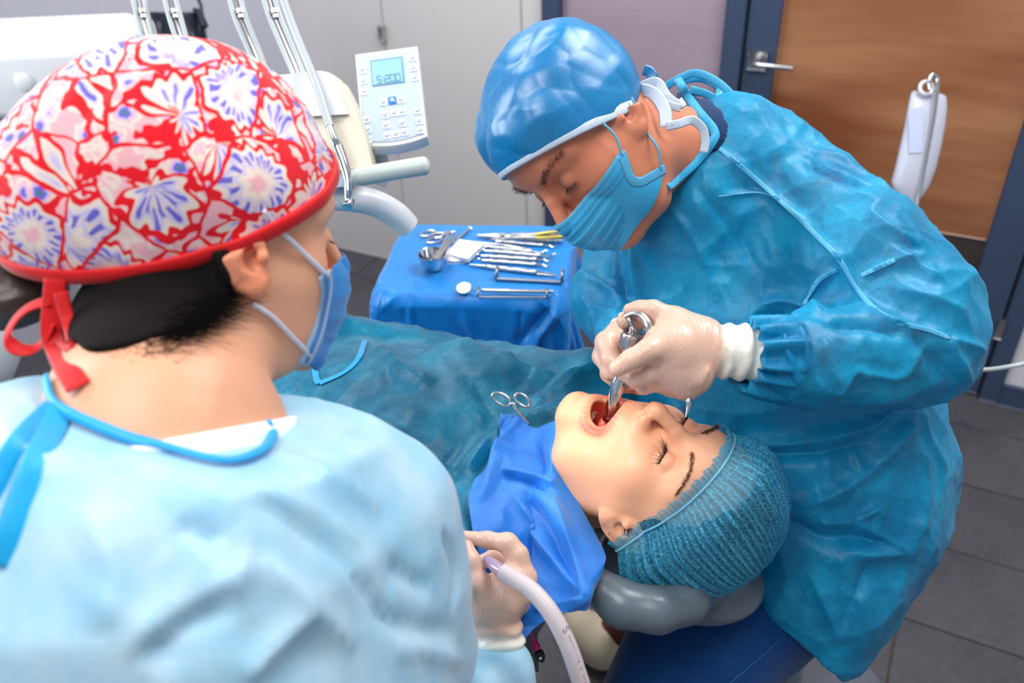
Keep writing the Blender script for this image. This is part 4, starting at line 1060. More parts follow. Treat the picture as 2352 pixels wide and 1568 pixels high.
# ------------------------------------------------------------------ the patient
SK_P = skin('skin_warm', (236, 176, 140), blot=0.08)
HP = HF(P(1522, 1117, 0.952), CV(0.12, 0.72, 0.68), CV(0.845, -0.42, 0.31), 0.955)
JAW = 17.0
def build_patient():
    bd = nrm(A(-0.85, 0.53, -0.12))
    nk = HP.loc(np.array([HP.w(A(-0.035, -0.05, 0)), HP.C + bd * 0.20 + A(0, 0, -0.045), HP.C + bd * 0.30 + A(0, 0, -0.06)]))
    neck = (list(nk), [0.052, 0.055, 0.09])
    J = lambda f, u, l: rotj((f, u, l), JAW)
    up = A(0.078, -0.0625, 0); lw = J(0.082, -0.0935, 0); mid = (up + lw) / 2; hv = np.linalg.norm(up - lw) / 2
    vd = nrm(up - lw); fd = nrm(A(vd[1], -vd[0], 0)); fd = fd if fd[0] > 0 else -fd
    def ring(t):
        return mid + vd * hv * math.sin(t) + A(0, 0, 0.0255 * math.cos(t)) - fd * (0.017 * math.cos(t) ** 2)
    rp = np.array([ring(t) for t in np.linspace(0, 2 * math.pi, 40)])
    for _ in range(6):
        dd = head_d(rp, JAW, None, jl=0.96); gr = np.stack([head_d(rp + .001 * np.eye(3)[k], JAW, None, jl=.96) - dd for k in range(3)], 1); gr /= np.linalg.norm(gr, axis=1, keepdims=True) + 1e-9
        rp = rp - gr * (dd + 0.0012)[:, None]
    mouth_c = mid - fd * 0.018
    Rm = np.array([fd, vd, A(0, 0, 1)])
    def cav(p): return d_ell(p, mouth_c, (0.036, hv * 0.92, 0.0225), Rm)
    def fn(p):
        d = head_d(p, JAW, neck, jl=0.96)
        lips = d_chain(p, rp, [0.0048 + 0.0024 * abs(math.sin(t)) ** 2 for t in np.linspace(0, 2 * math.pi, 40)], 0.002)
        d = su(d, lips, 0.008)
        return ss(d, cav(p), 0.003)
    V, F = sdf_mesh(fn, (-0.16, -0.36, -0.16), (0.15, 0.14, 0.16), 0.0017); V = smooth(V, F, 2)
    # own colours: lips, gums and inside of the mouth
    tint = np.ones((len(V), 3)); q = V.copy()
    dl = np.min(np.stack([np.linalg.norm(q - r, axis=1) for r in rp]), 0)
    lipm = np.clip((0.0083 - dl) / 0.0015, 0, 1) * (1 - 0.0)
    inn = np.clip((0.0012 - np.abs(cav(q) + 0.0)) / 0.0008, 0, 1) * (((q - mid) @ fd) < 0.004)
    tint = tint * (1 - lipm[:, None]) + np.array([0.90, 0.34, 0.38]) * lipm[:, None]
    tint = tint * (1 - inn[:, None]) + np.array([1.0, 0.40, 0.36]) * inn[:, None]
    body = mesh_obj('person', HP.w(V), F, SK_P, tint=tint)
    tag(body, 'person lying back, eyes closed, mouth open, in a pleated blue hair net', 'person')
    bb = bvh(V, F)
    # teeth along both jaws, tongue
    M_T = plain('tooth_enamel', (246, 236, 212), 0.25, spec=0.6, Subsurface_Weight=0.1, Subsurface_Radius=(0.003, 0.002, 0.001)); M_TG = plain('tongue', (214, 92, 84), 0.4, grain=0.2, gs=400)
    for jaw_, base, n_ in ((0, up, 12), (1, lw, 12)):
        for i in range(n_):
            a = (i - (n_ - 1) / 2) / ((n_ - 1) / 2) * 1.25; r = 0.0235
            c = base - fd * 0.0085 + A(0, 0, r * math.sin(a) * 0.95) - fd * (0.034 * (1 - math.cos(a))) + (-1 if jaw_ == 0 else 1) * vd * (0.0015 if jaw_ == 0 else 0.001)
            tt = A(0, 0, math.cos(a)) - fd * math.sin(a) * 1.2; R = axes(tt, vd)
            m = MB(); sx = 0.0078 if abs(a) < 0.5 else 0.0088; m.box((0, 0, 0), (sx, 0.0105, 0.005 if abs(a) < 0.6 else 0.0085), R, 0.0019, 3)
            o = m.obj('tooth', M_T, None); o.location = (0, 0, 0)
            for v in o.data.vertices: v.co = Vector(HP.w(np.array(v.co) + c))
            o.parent = body
    v, f = sdf_mesh(lambda p: d_ell(p, mouth_c - fd * 0.016 - vd * 0.006, (0.026, 0.010, 0.016), Rm), HP.loc(HP.C) + mouth_c - 0.05, mouth_c + 0.05, 0.002)
    mesh_obj('tongue', HP.w(v), f, M_TG, body)
    # brows and lashes
    rnd = np.random.RandomState(4); 
    for s in (1, -1):
        R = []; D = []
        for i in range(260):
            t = rnd.rand(); q = A(0.0885 - 0.028 * t * t, 0.0175 + 0.0085 * math.sin(t * 2.5) + rnd.normal() * (0.0014 - 0.0009 * t), s * (0.012 + 0.040 * t)); R.append(snap(bb, q, -0.0004)[0]); D.append(A(0.15, 0.25 - 0.4 * t, s * 1.0))
        strands('eyebrow', HP.w(np.array(R)), [HP.d(x) for x in D], 0.006, 0.00022, plain('brow_hair', (92, 60, 46), 0.6), body, 2)
        R = []; D = []
        for i in range(60):
            t = i / 59; a = -0.95 + 1.9 * t; q = A(0.0715 + 0.0132 * math.cos(a), -0.0085 + 0.002 * math.cos(a), s * 0.0305 + 0.0135 * math.sin(a)); R.append(snap(bb, q, 0)[0]); D.append(A(0.75 * math.cos(a), -0.75, math.sin(a) * 0.75))
        strands('eyelashes', HP.w(np.array(R)), [HP.d(x) for x in D], 0.0105, 0.00034, M_HAIR, body, 5, 0.5)
    # hair gathered under the net
    c0 = A(-0.018, 0.048, 0)
    e1, e2 = A(0.086, 0.048, 0), A(-0.035, -0.012, 0); dv = e2 - e1; pn = nrm(A(-dv[1], dv[0], 0)); pn = pn if pn[1] > 0 else -pn
    def hairf(p):
        d = d_ell(p, A(-0.016, 0.044, 0), (0.101, 0.089, 0.0835)) + 0.002 * pnoise(p * np.array([40, 40, 160]))
        fr = (p - A(0.056, 0.034, 0)) @ nrm(A(-0.9, 0.42, 0))
        low = (p - A(-0.02, -0.05, 0)) @ nrm(A(-0.6, 0.75, 0)); return np.maximum(np.maximum(d, -fr), -low)
    v, f = sdf_mesh(hairf, (-0.14, -0.12, -0.11), (0.12, 0.16, 0.11), 0.0025); v = smooth(v, f, 2)
    M_HP = plain('patient_dark_hair', (58, 40, 34), 0.45, grain=0.5, gs=260); hr = mesh_obj('hair', HP.w(v), f, M_HP, body)
    R = []; D = []
    for i in range(90):
        t = rnd.rand(); s = 1; q = A(0.018 - 0.05 * t + rnd.normal() * 0.004, 0.012 - 0.045 * t + rnd.normal() * 0.006, s * 0.08); R.append(snap(bb, q, 0.0002)[0]); D.append(A(-0.8, 0.55 - 0.9 * t, 0.0 * s))
    so = strands('loose_hair', HP.w(np.array(R)), [HP.d(x) for x in D], 0.022, 0.0003, M_HP, body, 9, 0.15, 6); so['kind'] = 'stuff'
    # pleated bouffant net
    N, Mr = 340, 56
    crv, _ = plane_curve(lambda p: head_d(p, JAW, None, ears=True) - 0.003, e1 + dv * 0.42 - pn * 0.0, pn, A(1, 0, 0), N)
    cen = A(-0.016, 0.052, 0); ctr = e1 + dv * 0.42
    X = np.zeros((Mr, N, 3)); ap = cen + pn * 0.0
    fr_ = crv - ctr; ang = np.arctan2(fr_ @ A(0, 0, 1), fr_ @ nrm(-dv))
    rn = np.random.RandomState(8); ph = np.cumsum(0.7 + 0.6 * rn.rand(N)); ph = ph / ph[-1] * 2 * math.pi * 74
    for_d = fr_ / np.linalg.norm(fr_, axis=1, keepdims=True); R0 = np.linalg.norm(fr_, axis=1)
    bk = np.clip(for_d @ nrm(dv), 0, 1)                       # towards the nape the net sags
    tri = lambda x: np.abs(((x / math.pi) % 2) - 1) * 2 - 1
    for j in range(Mr):
        v = j / (Mr - 1); th = v * math.pi / 2
        bulge = math.sin(min(v * 5, 1) * math.pi / 2); c = max(math.cos(th), 0.0) ** 0.55
        rad = R0 * (1 - bulge) + (np.maximum(R0, 0.082) + 0.012 + 0.022 * bk) * bulge
        hgt = 0.128 * math.sin(th) ** 0.9
        am = (1 - v ** 2.5) * (0.35 + 0.65 * bulge)
        ple = am * (0.0025 * tri(ph + 1.4 * math.sin(v * 4)) + 0.0016 * tri(ph * 0.47 + 3 * v) + 0.0018 * tri(ph * 0.21 - 4 * v))
        X[j] = ctr + for_d * (rad * c + ple)[:, None] + pn * hgt + nrm(dv) * (0.026 * math.sin(th))
    # short frill in front of the elastic
    rtint = np.zeros((Mr + 2, N)); rtint[:] = (0.5 + 0.5 * tri(ph))[None] ** 3
    fr2 = np.array([crv + for_d * (0.002 + 0.0020 * np.sin(ph))[:, None] - pn * (0.012 + 0.0015 * np.sin(ph * 0.37))[:, None],
                    crv + for_d * (0.0015 + 0.0012 * np.sin(ph))[:, None] - pn * 0.005])
    X = np.concatenate([fr2, X], 0); nr = len(X)
    Xf = HP.w(X.reshape(-1, 3)); i, j = np.meshgrid(np.arange(nr - 1), np.arange(N), indexing='ij'); a = (i * N + j).ravel(); b = (i * N + (j + 1) % N).ravel()
    Fn = np.stack([a, b, b + N, a + N], 1)
    t = NT('bouffant_net'); vv = t.coord(); n1 = t.noise(420, 3, 0.75, vv); n2 = t.noise(26, 3, 0.6, vv)
    col = t.ramp(n1, [(0.3, lin(14, 140, 194)), (0.72, lin(110, 214, 244))]); bs = t.pbr(col, 0.45, 0, 0.4, t.bump(n1, 0.5, 0.001), link=False); tr = t.n('ShaderNodeBsdfTranslucent'); t.l(col, tr.inputs[0])
    s1 = t.sh_mix(0.3, bs.outputs[0], tr.outputs[0]); tp = t.n('ShaderNodeBsdfTransparent'); tp.inputs[0].default_value = (0.75, 0.92, 1, 1)
    fa = t.ramp(t.math('ADD', t.math('MULTIPLY', n1, 0.75), t.math('MULTIPLY', n2, 0.25)), [(0.38, (0.22, 0.22, 0.22, 1)), (0.62, (0.72, 0.72, 0.72, 1))])
    at = t.n('ShaderNodeAttribute', attribute_name='tint'); fa = t.math('MULTIPLY_ADD', at.outputs['Fac'], 0.5, fa)
    t.l(t.sh_mix(fa, tp.outputs[0], s1), t.out.inputs[0])
    cap = mesh_obj('bouffant_cap', Xf, Fn, t.m, body, tint=np.repeat(rtint.reshape(-1, 1), 3, 1))
    ec = crv + for_d * 0.0022; ec = np.vstack([ec, ec[:1]]); V1, F1 = strip_geo(HP.w(ec), np.array([HP.d(x) for x in np.vstack([for_d, for_d[:1]])]), 0.0026, 0.0014)
    mesh_obj('elastic_band', V1, F1, fabric('elastic_pale', (150, 216, 240), (110, 196, 230)), cap)
    return body
PAT = build_patient()

PB = nrm(A(-0.85, 0.53, 0)); PL = A(-PB[1], PB[0], 0)
def PP(x, y, z): return HP.C + PB * x + PL * y + A(0, 0, z - 0.20 * max(x - 0.14, 0) - 0.55 * max(x - 0.8, 0))
def torso_p(p):
    d = d_ell(p, PP(0.33, 0, -0.062), (0.25, 0.185, 0.090), np.array([PB, PL, A(0, 0, 1)]))
    d = su(d, d_ell(p, PP(0.62, 0, -0.06), (0.34, 0.165, 0.105), np.array([PB, PL, A(0, 0, 1)])), 0.06)
    for s in (1, -1):
        d = su(d, d_chain(p, [PP(0.15, s * 0.07, -0.05), PP(0.17, s * 0.165, -0.07), PP(0.45, s * 0.225, -0.09), PP(0.66, s * 0.13, 0.025), PP(0.70, s * 0.05, 0.05)], [0.055, 0.068, 0.048, 0.038, 0.034], 0.02), 0.03)
        d = su(d, d_ell(p, PP(0.31, s * 0.075, 0.018), (0.075, 0.07, 0.028), np.array([PB, PL, A(0, 0, 1)])), 0.03)
        d = su(d, d_chain(p, [PP(0.82, s * 0.09, -0.06), PP(1.2, s * 0.1, -0.08), PP(1.6, s * 0.1, -0.12)], [0.09, 0.075, 0.05], 0.02), 0.05)
    return d
M_SHIRT = plain('pale_grey_shirt', (226, 226, 230), 0.8, grain=0.3, gs=500)
def build_patient_body():
    lx = lambda p: (p - HP.C) @ PB - 0.74
    v, f = sdf_mesh(lambda p: np.maximum(torso_p(p), lx(p)), HP.C + A(-1.6, -0.32, -0.9), HP.C + A(0.2, 1.2, 0.2), 0.008); mesh_obj('shirt', smooth(v, f, 2), f, M_SHIRT, PAT)
    v, f = sdf_mesh(lambda p: np.maximum(torso_p(p), -lx(p)), HP.C + A(-1.6, -0.32, -0.95), HP.C + A(0.2, 1.2, 0.2), 0.010); mesh_obj('trousers', smooth(v, f, 2), f, plain('dark_grey_trousers', (70, 74, 84), 0.85, grain=0.3, gs=400), PAT)
    # thin teal drape over the body, settled by gravity
    nu, nv = 86, 88; u = np.linspace(0.085, 0.95, nu); w = np.linspace(-0.46, 0.44, nv)
    U, W = np.meshgrid(u, w, indexing='ij'); X0 = PP(0, 0, 0) + U.reshape(-1, 1) * PB + W.reshape(-1, 1) * PL
    X = X0 + A(0, 0, 0.16); X += 0.006 * np.stack([pnoise(X * 9 + 3), pnoise(X * 9 + 20), pnoise(X * 9 + 50)], 1)
    X[:, 2] -= 0.17 * np.clip(U.ravel() - 0.14, 0, 9)
    X = cloth(X, nu, nv, torso_p, 110, 5, thick=0.006, stretch=1.05, X0=X0, fric=0.6)
    X, nu, nv = refine(X, nu, nv, 3); X = X + A(0, 0, .009); N_ = vnormals(X, grid_faces(nu, nv)); cr = crumple(X, 22, 2.0, 3, 1.0); X = creased(X, grid_faces(nu, nv), [(a_, b_ * 1.4, c_ * 1.8) for a_, b_, c_ in [([(1400, 845), (1349, 862), (1250, 925), (1157, 990), (1100, 1045), (1053, 1095)], .008, .018), ([(1290, 930), (1230, 965), (1170, 1003), (1140, 1080), (1105, 1165)], .007, .016), ([(1300, 905), (1220, 945), (1177, 985), (1088, 1083)], .008, -.014),
        ([(860, 965), (895, 990), (930, 1020), (960, 1055), (1019, 1086), (1053, 1095)], .006, .012), ([(895, 1024), (960, 1075), (1010, 1110)], .006, -.010),
        ([(660, 880), (720, 960), (820, 1030), (900, 1050)], .006, .009), ([(880, 1000), (920, 1060), (960, 1100), (1020, 1120)], .006, .009), ([(860, 790), (930, 850), (1000, 880)], .010, .008), ([(1150, 800), (1210, 850), (1300, 870)], .010, .010), ([(1060, 860), (1100, 900), (1140, 960)], .009, -.007), ([(1330, 850), (1300, 880), (1240, 900)], .008, .008)]], lambda a, n: .016 * folds(a, 11, 2.0, PL, 2.0) + .008 * folds(a, 26, 5.0, PB - PL, 2.0, .5))
    F_DR = fabric('teal_thin_drape', (10, 146, 182), (0, 112, 150), rough=0.33, transl=0.12, alpha=0.74, weave=0.3)
    dr = sheet_obj('patient_gown', X, nu, nv, F_DR, PAT, 0, 0.001)
    return X, nu, nv
XDR, NUD, NVD = build_patient_body()

# ------------------------------------------------------------------ the assistant, seen from behind
SK_A = skin('skin_fair', (228, 172, 138), blot=0.12)
HA = HF(P(508, 528, 0.67), CV(0.78, 0.09, -0.62), CV(0.05, 0.965, 0.25), 0.92)
F_GOWNA = fabric('gown_blue_overlit', (198, 226, 242), (144, 208, 241), transl=0.12, weave=0.15, mott=0.85)  # same gown cloth whitened: strong light on it painted into the colour
F_TIEA = fabric('cyan_tie_tape', (20, 180, 236), (6, 160, 222), transl=0.1)
M_RED = fabric('red_cotton_binding', (222, 16, 22), (190, 6, 14), rough=0.6, transl=0.0, spec=0.3)
A_TORSO = [(380, 1010, 0.56, 210), (400, 1250, 0.57, 430), (430, 1600, 0.62, 560), (440, 2000, 0.72, 520)]
A_RSH = [(480, 1010, 0.60, 120), (680, 1090, 0.63, 175), (850, 1190, 0.66, 182), (905, 1330, 0.69, 146), (940, 1480, 0.73, 130), (970, 1640, 0.78, 116)]
A_RFA = [(970, 1640, 0.78, 116), (1090, 1610, 0.80, 92), (1152, 1556, 0.82, 70), (1160, 1530, 0.83, 60)]
A_LSH = [(250, 1000, 0.58, 130), (60, 1080, 0.60, 190), (-160, 1230, 0.64, 210), (-300, 1500, 0.7, 170)]
AN0, AN1, AN2 = P(128, 880, 0.585), P(420, 1055, 0.505), P(622, 1000, 0.575)
ANN = nrm(np.cross(AN0 - AN1, AN2 - AN1)); ANN = ANN if ANN @ (P(400, 1500, 0.6) - AN1) > 0 else -ANN
def gown_assist(p):
    d = chain_px(p, A_TORSO, 0.06); d = su(d, chain_px(p, A_RSH, 0.03), 0.05); d = su(d, chain_px(p, A_LSH, 0.03), 0.05)
    d = su(d, chain_px(p, A_RFA, 0.02), 0.02)
    return np.maximum(d, -((p - AN1) @ ANN))

def paisley():
    """printed cotton: scalloped flower and teardrop motifs in cells, small sprigs between them, red outlines"""
    t = NT('paisley_cotton'); v = t.coord()
    w = t.n('ShaderNodeTexNoise'); w.inputs['Scale'].default_value = 42; w.inputs['Detail'].default_value = 2; t.l(v, w.inputs['Vector'])
    vm = t.n('ShaderNodeVectorMath'); vm.operation = 'MULTIPLY_ADD'; t.l(w.outputs['Color'], vm.inputs[0]); vm.inputs[1].default_value = (0.010,) * 3; t.l(v, vm.inputs[2]); vec = vm.outputs[0]
    def vor(sc, feat):
        x = t.n('ShaderNodeTexVoronoi'); x.feature = feat; x.inputs['Scale'].default_value = sc; x.inputs['Randomness'].default_value = 0.85; t.l(vec, x.inputs['Vector']); return x
    cream, pink, lav, vio, grn, red = lin(226, 208, 198), lin(232, 172, 182), lin(190, 180, 228), lin(104, 98, 196), lin(70, 122, 104), lin(222, 8, 30)
    M = t.math
    def motif(sc, petals, stops, asym):
        b = vor(sc, 'F1'); q = t.n('ShaderNodeVectorMath'); q.operation = 'SUBTRACT'; t.l(vec, q.inputs[0]); t.l(b.outputs['Position'], q.inputs[1])
        sx = t.n('ShaderNodeSeparateXYZ'); t.l(q.outputs[0], sx.inputs[0]); sc_ = t.n('ShaderNodeSeparateColor'); t.l(b.outputs['Color'], sc_.inputs[0])
        th = M('ADD', M('ARCTAN2', sx.outputs[2], M('ADD', sx.outputs[0], M('MULTIPLY', sx.outputs[1], 0.6))), M('MULTIPLY', sc_.outputs[0], 6.283))
        c1 = M('COSINE', th); cp = M('COSINE', M('MULTIPLY', th, petals))
        rr = M('MULTIPLY', b.outputs['Distance'], M('ADD', M('ADD', 1.0, M('MULTIPLY', c1, asym)), M('MULTIPLY', cp, 0.10)))
        base = t.ramp(rr, stops); return rr, cp, base, sc_
    rr, cp, base, rnd = motif(19.5, 11.0, [(0.0, grn), (0.045, grn), (0.06, pink), (0.13, pink), (0.15, cream), (0.23, cream), (0.26, lav), (0.29, cream), (0.42, lav), (0.46, cream), (0.52, cream)], 0.30)
    pet = M('MULTIPLY', M('GREATER_THAN', M('COSINE', M('MULTIPLY', M('ARCCOSINE', M('MINIMUM', M('MAXIMUM', cp, -1.0), 1.0)), 2.0)), 0.0), M('MULTIPLY', M('GREATER_THAN', rr, 0.29), M('LESS_THAN', rr, 0.42)))
    base = t.mix(pet, base, vio)
    r2, c2, b2, _ = motif(58, 5.0, [(0.0, grn), (0.08, grn), (0.11, vio), (0.2, vio), (0.24, lav), (0.34, pink), (0.44, cream), (0.56, cream)], 0.1)
    bgd = t.mix(M('GREATER_THAN', r2, 0.56), b2, pink)
    bgd = t.mix(M('GREATER_THAN', t.noise(48, 2, 0.5, v), 0.585), bgd, red)
    c = t.mix(M('GREATER_THAN', rr, 0.52), base, bgd)
    c = t.mix(M('MULTIPLY', M('GREATER_THAN', rr, 0.52), M('LESS_THAN', rr, 0.60)), c, red)
    c = t.mix(M('LESS_THAN', vor(19.5, 'DISTANCE_TO_EDGE').outputs['Distance'], 0.022), c, red)
    t.pbr(c, 0.75, 0, 0.2, t.bump(t.noise(900, 2), 0.2, 0.0005), Sheen_Weight=0.2); return t.m

def ribbon3(name, pts, w, mat, par, n=30, th=0.0012, face=None):
    pts = resample(pts, n); T = np.gradient(pts, axis=0)
    ns = np.array([nrm(f - nrm(t) * (f @ nrm(t))) for f, t in zip((CAM - pts) if face is None else np.tile(face, (n, 1)), T)])
    v, f = strip_geo(pts, ns, w, th); return mesh_obj(name, v, f, mat, par)

def build_assistant():
    ni = HA.loc(np.array([P(372, 800, 0.655), P(372, 960, 0.61), P(340, 1160, 0.59)]))
    neck = ([A(-0.042, -0.050, 0), ni[0], ni[1], ni[2]], [0.054, 0.066, 0.076, 0.10])
    tz = [HA.loc(q) for q in (P(380, 1010, 0.58), P(640, 1120, 0.63))]
    bl = HA.loc(P(200, 465, 0.66)); sk = HA.loc(P(432, 414, 0.675)); pa, pb, pc = HA.loc(P(757, 452, 0.655)), HA.loc(P(560, 640, 0.585)), HA.loc(P(290, 640, 0.60)); pn = nrm(np.cross(pb - pa, pc - pa)); pn = pn if pn[1] > 0 else -pn
    fn = lambda p: su(head_d(p, 0, neck, jl=0.97, flare=-0.05, earclip=lambda p: (p - pa) @ pn - 0.003), d_rc(p, tz[0], tz[1], 0.052, 0.03), 0.06)
    V, F = sdf_mesh(fn, (-0.26, -0.50, -0.24), (0.15, 0.14, 0.24), 0.0026); V = smooth(V, F, 2)
    rosy = np.clip(-ear_d(np.stack([V[:, 0], V[:, 1], np.abs(V[:, 2])], 1), flare=-0.05) / 0.002 + 1.6, 0, 1)[:, None] * (V[:, 2] < 0)[:, None]; rosy = rosy * np.clip((np.abs(V[:, 2:3]) - 0.066) / 0.006, 0, 1)
    body = mesh_obj('person', HA.w(V), F, SK_A, tint=1 - rosy * np.array([0.0, 0.28, 0.34]))
    tag(body, 'person seen from behind in red paisley cap and blue gown holding a hose', 'person')
    # cap
    capf = lambda p: su(np.minimum(superell(p, sk, (0.119, 0.118, 0.108), 2.1), head_d(p, 0, None, ears=False) - 0.005), d_ell(p, bl, (0.076, 0.074, 0.072)), 0.06)
    def capc(p):
        g = 0.0035 * crumple(p, 13, 4.0, 3, 0.6) + 0.003 * np.clip(1 - np.abs(p[:, 2] + 0.02) / 0.012, 0, 1) * (p[:, 0] < -0.05)
        return np.maximum(capf(p) + g, -((p - pa) @ pn))
    v, f = sdf_mesh(capc, (-0.23, -0.12, -0.14), (0.13, 0.17, 0.13), 0.0022); v = smooth(v, f, 2)
    cap = mesh_obj('surgical_cap', HA.w(v), f, paisley(), body)
    crv, dr = plane_curve(capf, sk - pn * ((sk - pa) @ pn), pn, A(1, 0, 0), 160, 0.3); crv = np.vstack([crv, crv[:1]]); dr = np.vstack([dr, dr[:1]])
    v, f = strip_geo(HA.w(crv + dr * 0.0022 + pn * 0.004), np.array([HA.d(x) for x in dr]), 0.013, 0.0045); mesh_obj('red_binding', v, f, M_RED, cap)
    # ties: a bow at the nape
    # hair at the nape and the bun
    sb = bvh(HA.w(V), F); hp = [HA.loc((lambda h: P(x, y, .61) if h is None else h)(hit(sb, x, y)[0])) for x, y in ((185, 680), (203, 735), (285, 745), (360, 705), (448, 660), (500, 636))]
    def hair(p): return su(d_chain(p, hp, [0.034, 0.020, 0.028, 0.036, 0.024, 0.010], 0.015), d_ell(p, A(-0.03, 0.01, 0), (0.088, 0.075, 0.078)), 0.02) 
    def hairc(p): return np.maximum(np.maximum(hair(p), fn(p) - 0.004), (p - pa) @ pn - 0.02)
    v, f = sdf_mesh(hairc, (-0.16, -0.14, -0.13), (0.06, 0.08, 0.13), 0.0026); v = smooth(v, f, 2)
    mh = plain('nape_hair', (20, 15, 15), 0.85, grain=0.6, gs=200, spec=0.12); mesh_obj('hair', HA.w(v), f, mh, body)
    bb = bvh(V, F); rnd = np.random.RandomState(12); R = []; D = []
    for i in range(2200):
        x = rnd.rand(); h_, n_ = hit(sb, 175 + 330 * x, 738 + 62 * math.sin(x * 3.0) - 75 * x + rnd.normal() * 24, 0.0004)
        if h_ is None: continue
        R.append(h_); D.append(CV(0.75 + .2 * rnd.normal(), -0.45 + 0.7 * x + 0.25 * rnd.normal(), -0.25) - n_ * .02)
    so = strands('nape_wisps', R, D, 0.028, 0.00026, mh, body, 6, 0.15); so['kind'] = 'stuff'
    v, f = sdf_mesh(lambda p: d_ell(p, P(18, 668, 0.66), (0.045, 0.04, 0.026)) + 0.002 * pnoise(p * A(60, 60, 300)), P(18, 668, 0.66) - 0.07, P(18, 668, 0.66) + 0.07, 0.003)
    mesh_obj('hair_bun', v, f, plain('bun_hair', (52, 36, 30), 0.4, grain=0.4, gs=200), body)
    # lashes
    so = strands('eyelashes', HA.w(np.array([A(0.083, -0.006, -0.018 - 0.002 * i) for i in range(12)])), [HA.d(A(1, -0.25, -0.1))] * 12, 0.008, 0.0004, mh, body, 3)
    # mask: blue outside, seen from the side and behind
    prof = [(0.108, -0.026, 0.), (0.120, -0.042, 0.), (0.119, -0.064, 0.), (0.113, -0.088, 0.), (0.101, -0.110, 0.), (0.082, -0.126, 0.)]
    side = [(0.058, -0.030, 0.060), (0.064, -0.044, 0.057), (0.066, -0.060, 0.055), (0.060, -0.076, 0.054), (0.052, -0.090, 0.052), (0.046, -0.106, 0.046)]
    nu, nv = 41, 26; prr = resample(prof, nv); sdr = resample(side, nv); X = np.zeros((nu, nv, 3))
    for i, s in enumerate(np.linspace(-1, 1, nu)):
        a = abs(s); w = a ** 1.5
        X[i, :, 0] = prr[:, 0] * (1 - w) + sdr[:, 0] * w; X[i, :, 1] = prr[:, 1] * (1 - a ** 1.3) + sdr[:, 1] * a ** 1.3; X[i, :, 2] = math.copysign(1, s) * sdr[:, 2] * (a ** 0.85) * 1.0
        vv = np.linspace(0, 1, nv); X[i, :, 0] += sum(0.003 * np.clip(1 - ((vv - c) / 0.15) % 1.0, 0, 1) * ((vv > c) & (vv < c + 0.15)) for c in (0.3, 0.5, 0.7)) * (1 - a ** 4)
    X = X.reshape(-1, 3)
    for _ in range(4):
        dd = fn(X); gr = np.stack([fn(X + 0.001 * np.eye(3)[k]) - dd for k in range(3)], 1); gr /= np.linalg.norm(gr, axis=1, keepdims=True) + 1e-9; X = X + gr * np.clip(0.004 - dd, 0, 0.01)[:, None]
    mk = sheet_obj('surgical_mask', HA.w(X), nu, nv, fabric('mask_royal_blue', (40, 150, 226), (16, 128, 212), transl=0.15), body, 1)
    X = X.reshape(nu, nv, 3); sideT = fabric('mask_tape_pale', (196, 216, 240), (176, 204, 236))
    for i in (1, nu - 2):
        nn = np.tile(HA.d(A(0.2, 0, -1 if i == 1 else 1)), (nv, 1)); v, f = strip_geo(HA.w(X[i] + A(-0.003, 0, 0)), nn, 0.013, 0.0016); mesh_obj('side_tape', v, f, sideT, mk)
    el = fabric('elastic_white', (228, 228, 240), (210, 212, 230))
    s = -1; q0, q1 = X[1, 1], X[1, nv - 3]
    for pts in ([q0, A(0.024, 0.006, -0.0745), A(0.004, 0.026, -0.078)], [q1, A(0.018, -0.066, -0.066), A(-0.004, -0.048, -0.0765)]):
        pts = np.array(pts); pts = resample(pts, 16)
        for _ in range(3):
            dd = fn(pts); gr = np.stack([fn(pts + 0.001 * np.eye(3)[k]) - dd for k in range(3)], 1); gr /= np.linalg.norm(gr, axis=1, keepdims=True) + 1e-9; pts = pts + gr * np.clip(0.002 - dd, 0, 0.01)[:, None]
        v, f = tube_geo(HA.w(pts), 0.0021, 8); mesh_obj('ear_loop', v, f, el, mk)
    # white t-shirt collar
    cn = nrm(np.cross(P(340, 1016, .55) - CAM, P(604, 968, .55) - CAM)); cn = cn if cn @ (P(450, 1100, .55) - CAM) > 0 else -cn; tl = P(604, 968, .55)
    tsh = lambda p: np.maximum(np.maximum(fn(HA.loc(p)) * HA.k - 0.006, -((p - tl) @ cn)), (p - tl) @ cn - .09)
    v, f = sdf_mesh(tsh, P(460, 1060, .56) - .13, P(460, 1060, .56) + .13, 0.0035)
    mesh_obj('t_shirt', smooth(v, f, 2), f, plain('white_jersey', (246, 246, 250), 0.8, grain=0.2, gs=700), body)
    # gown
    lo, hi = bounds([A_TORSO, A_RSH, A_RFA, A_LSH], 0.0); lo = np.maximum(lo, A(-0.75, 0.0, 0.55)); hi = np.minimum(hi, A(0.2, 0.95, 1.6))
    v, f = sdf_mesh(gown_assist, lo, hi, 0.0045); v = smooth(v, f, 4)
    CR = [([(280, 1500), (380, 1420), (468, 1370), (599, 1281)], .014, .012), ([(330, 1530), (420, 1440), (540, 1370)], .016, -.016), ([(599, 1281), (730, 1398), (818, 1490)], .010, .009), ([(730, 1398), (640, 1480), (561, 1560)], .010, .010),
          ([(407, 1201), (460, 1225), (515, 1248)], .008, -.007), ([(585, 1140), (700, 1220), (795, 1290), (889, 1421), (982, 1538)], .006, -.006), ([(1020, 1215), (1034, 1270), (1038, 1330), (1029, 1400)], .006, -.009), ([(889, 1300), (940, 1325), (985, 1360)], .008, -.009),
          ([(640, 1030), (760, 1090), (880, 1170)], .010, .006), ([(560, 1110), (700, 1160), (830, 1250)], .008, .006), ([(200, 1150), (260, 1300), (240, 1450)], .014, .008), ([(850, 1400), (940, 1440), (1040, 1450)], .008, -.007), ([(900, 1480), (980, 1500), (1070, 1520)], .008, .006)]
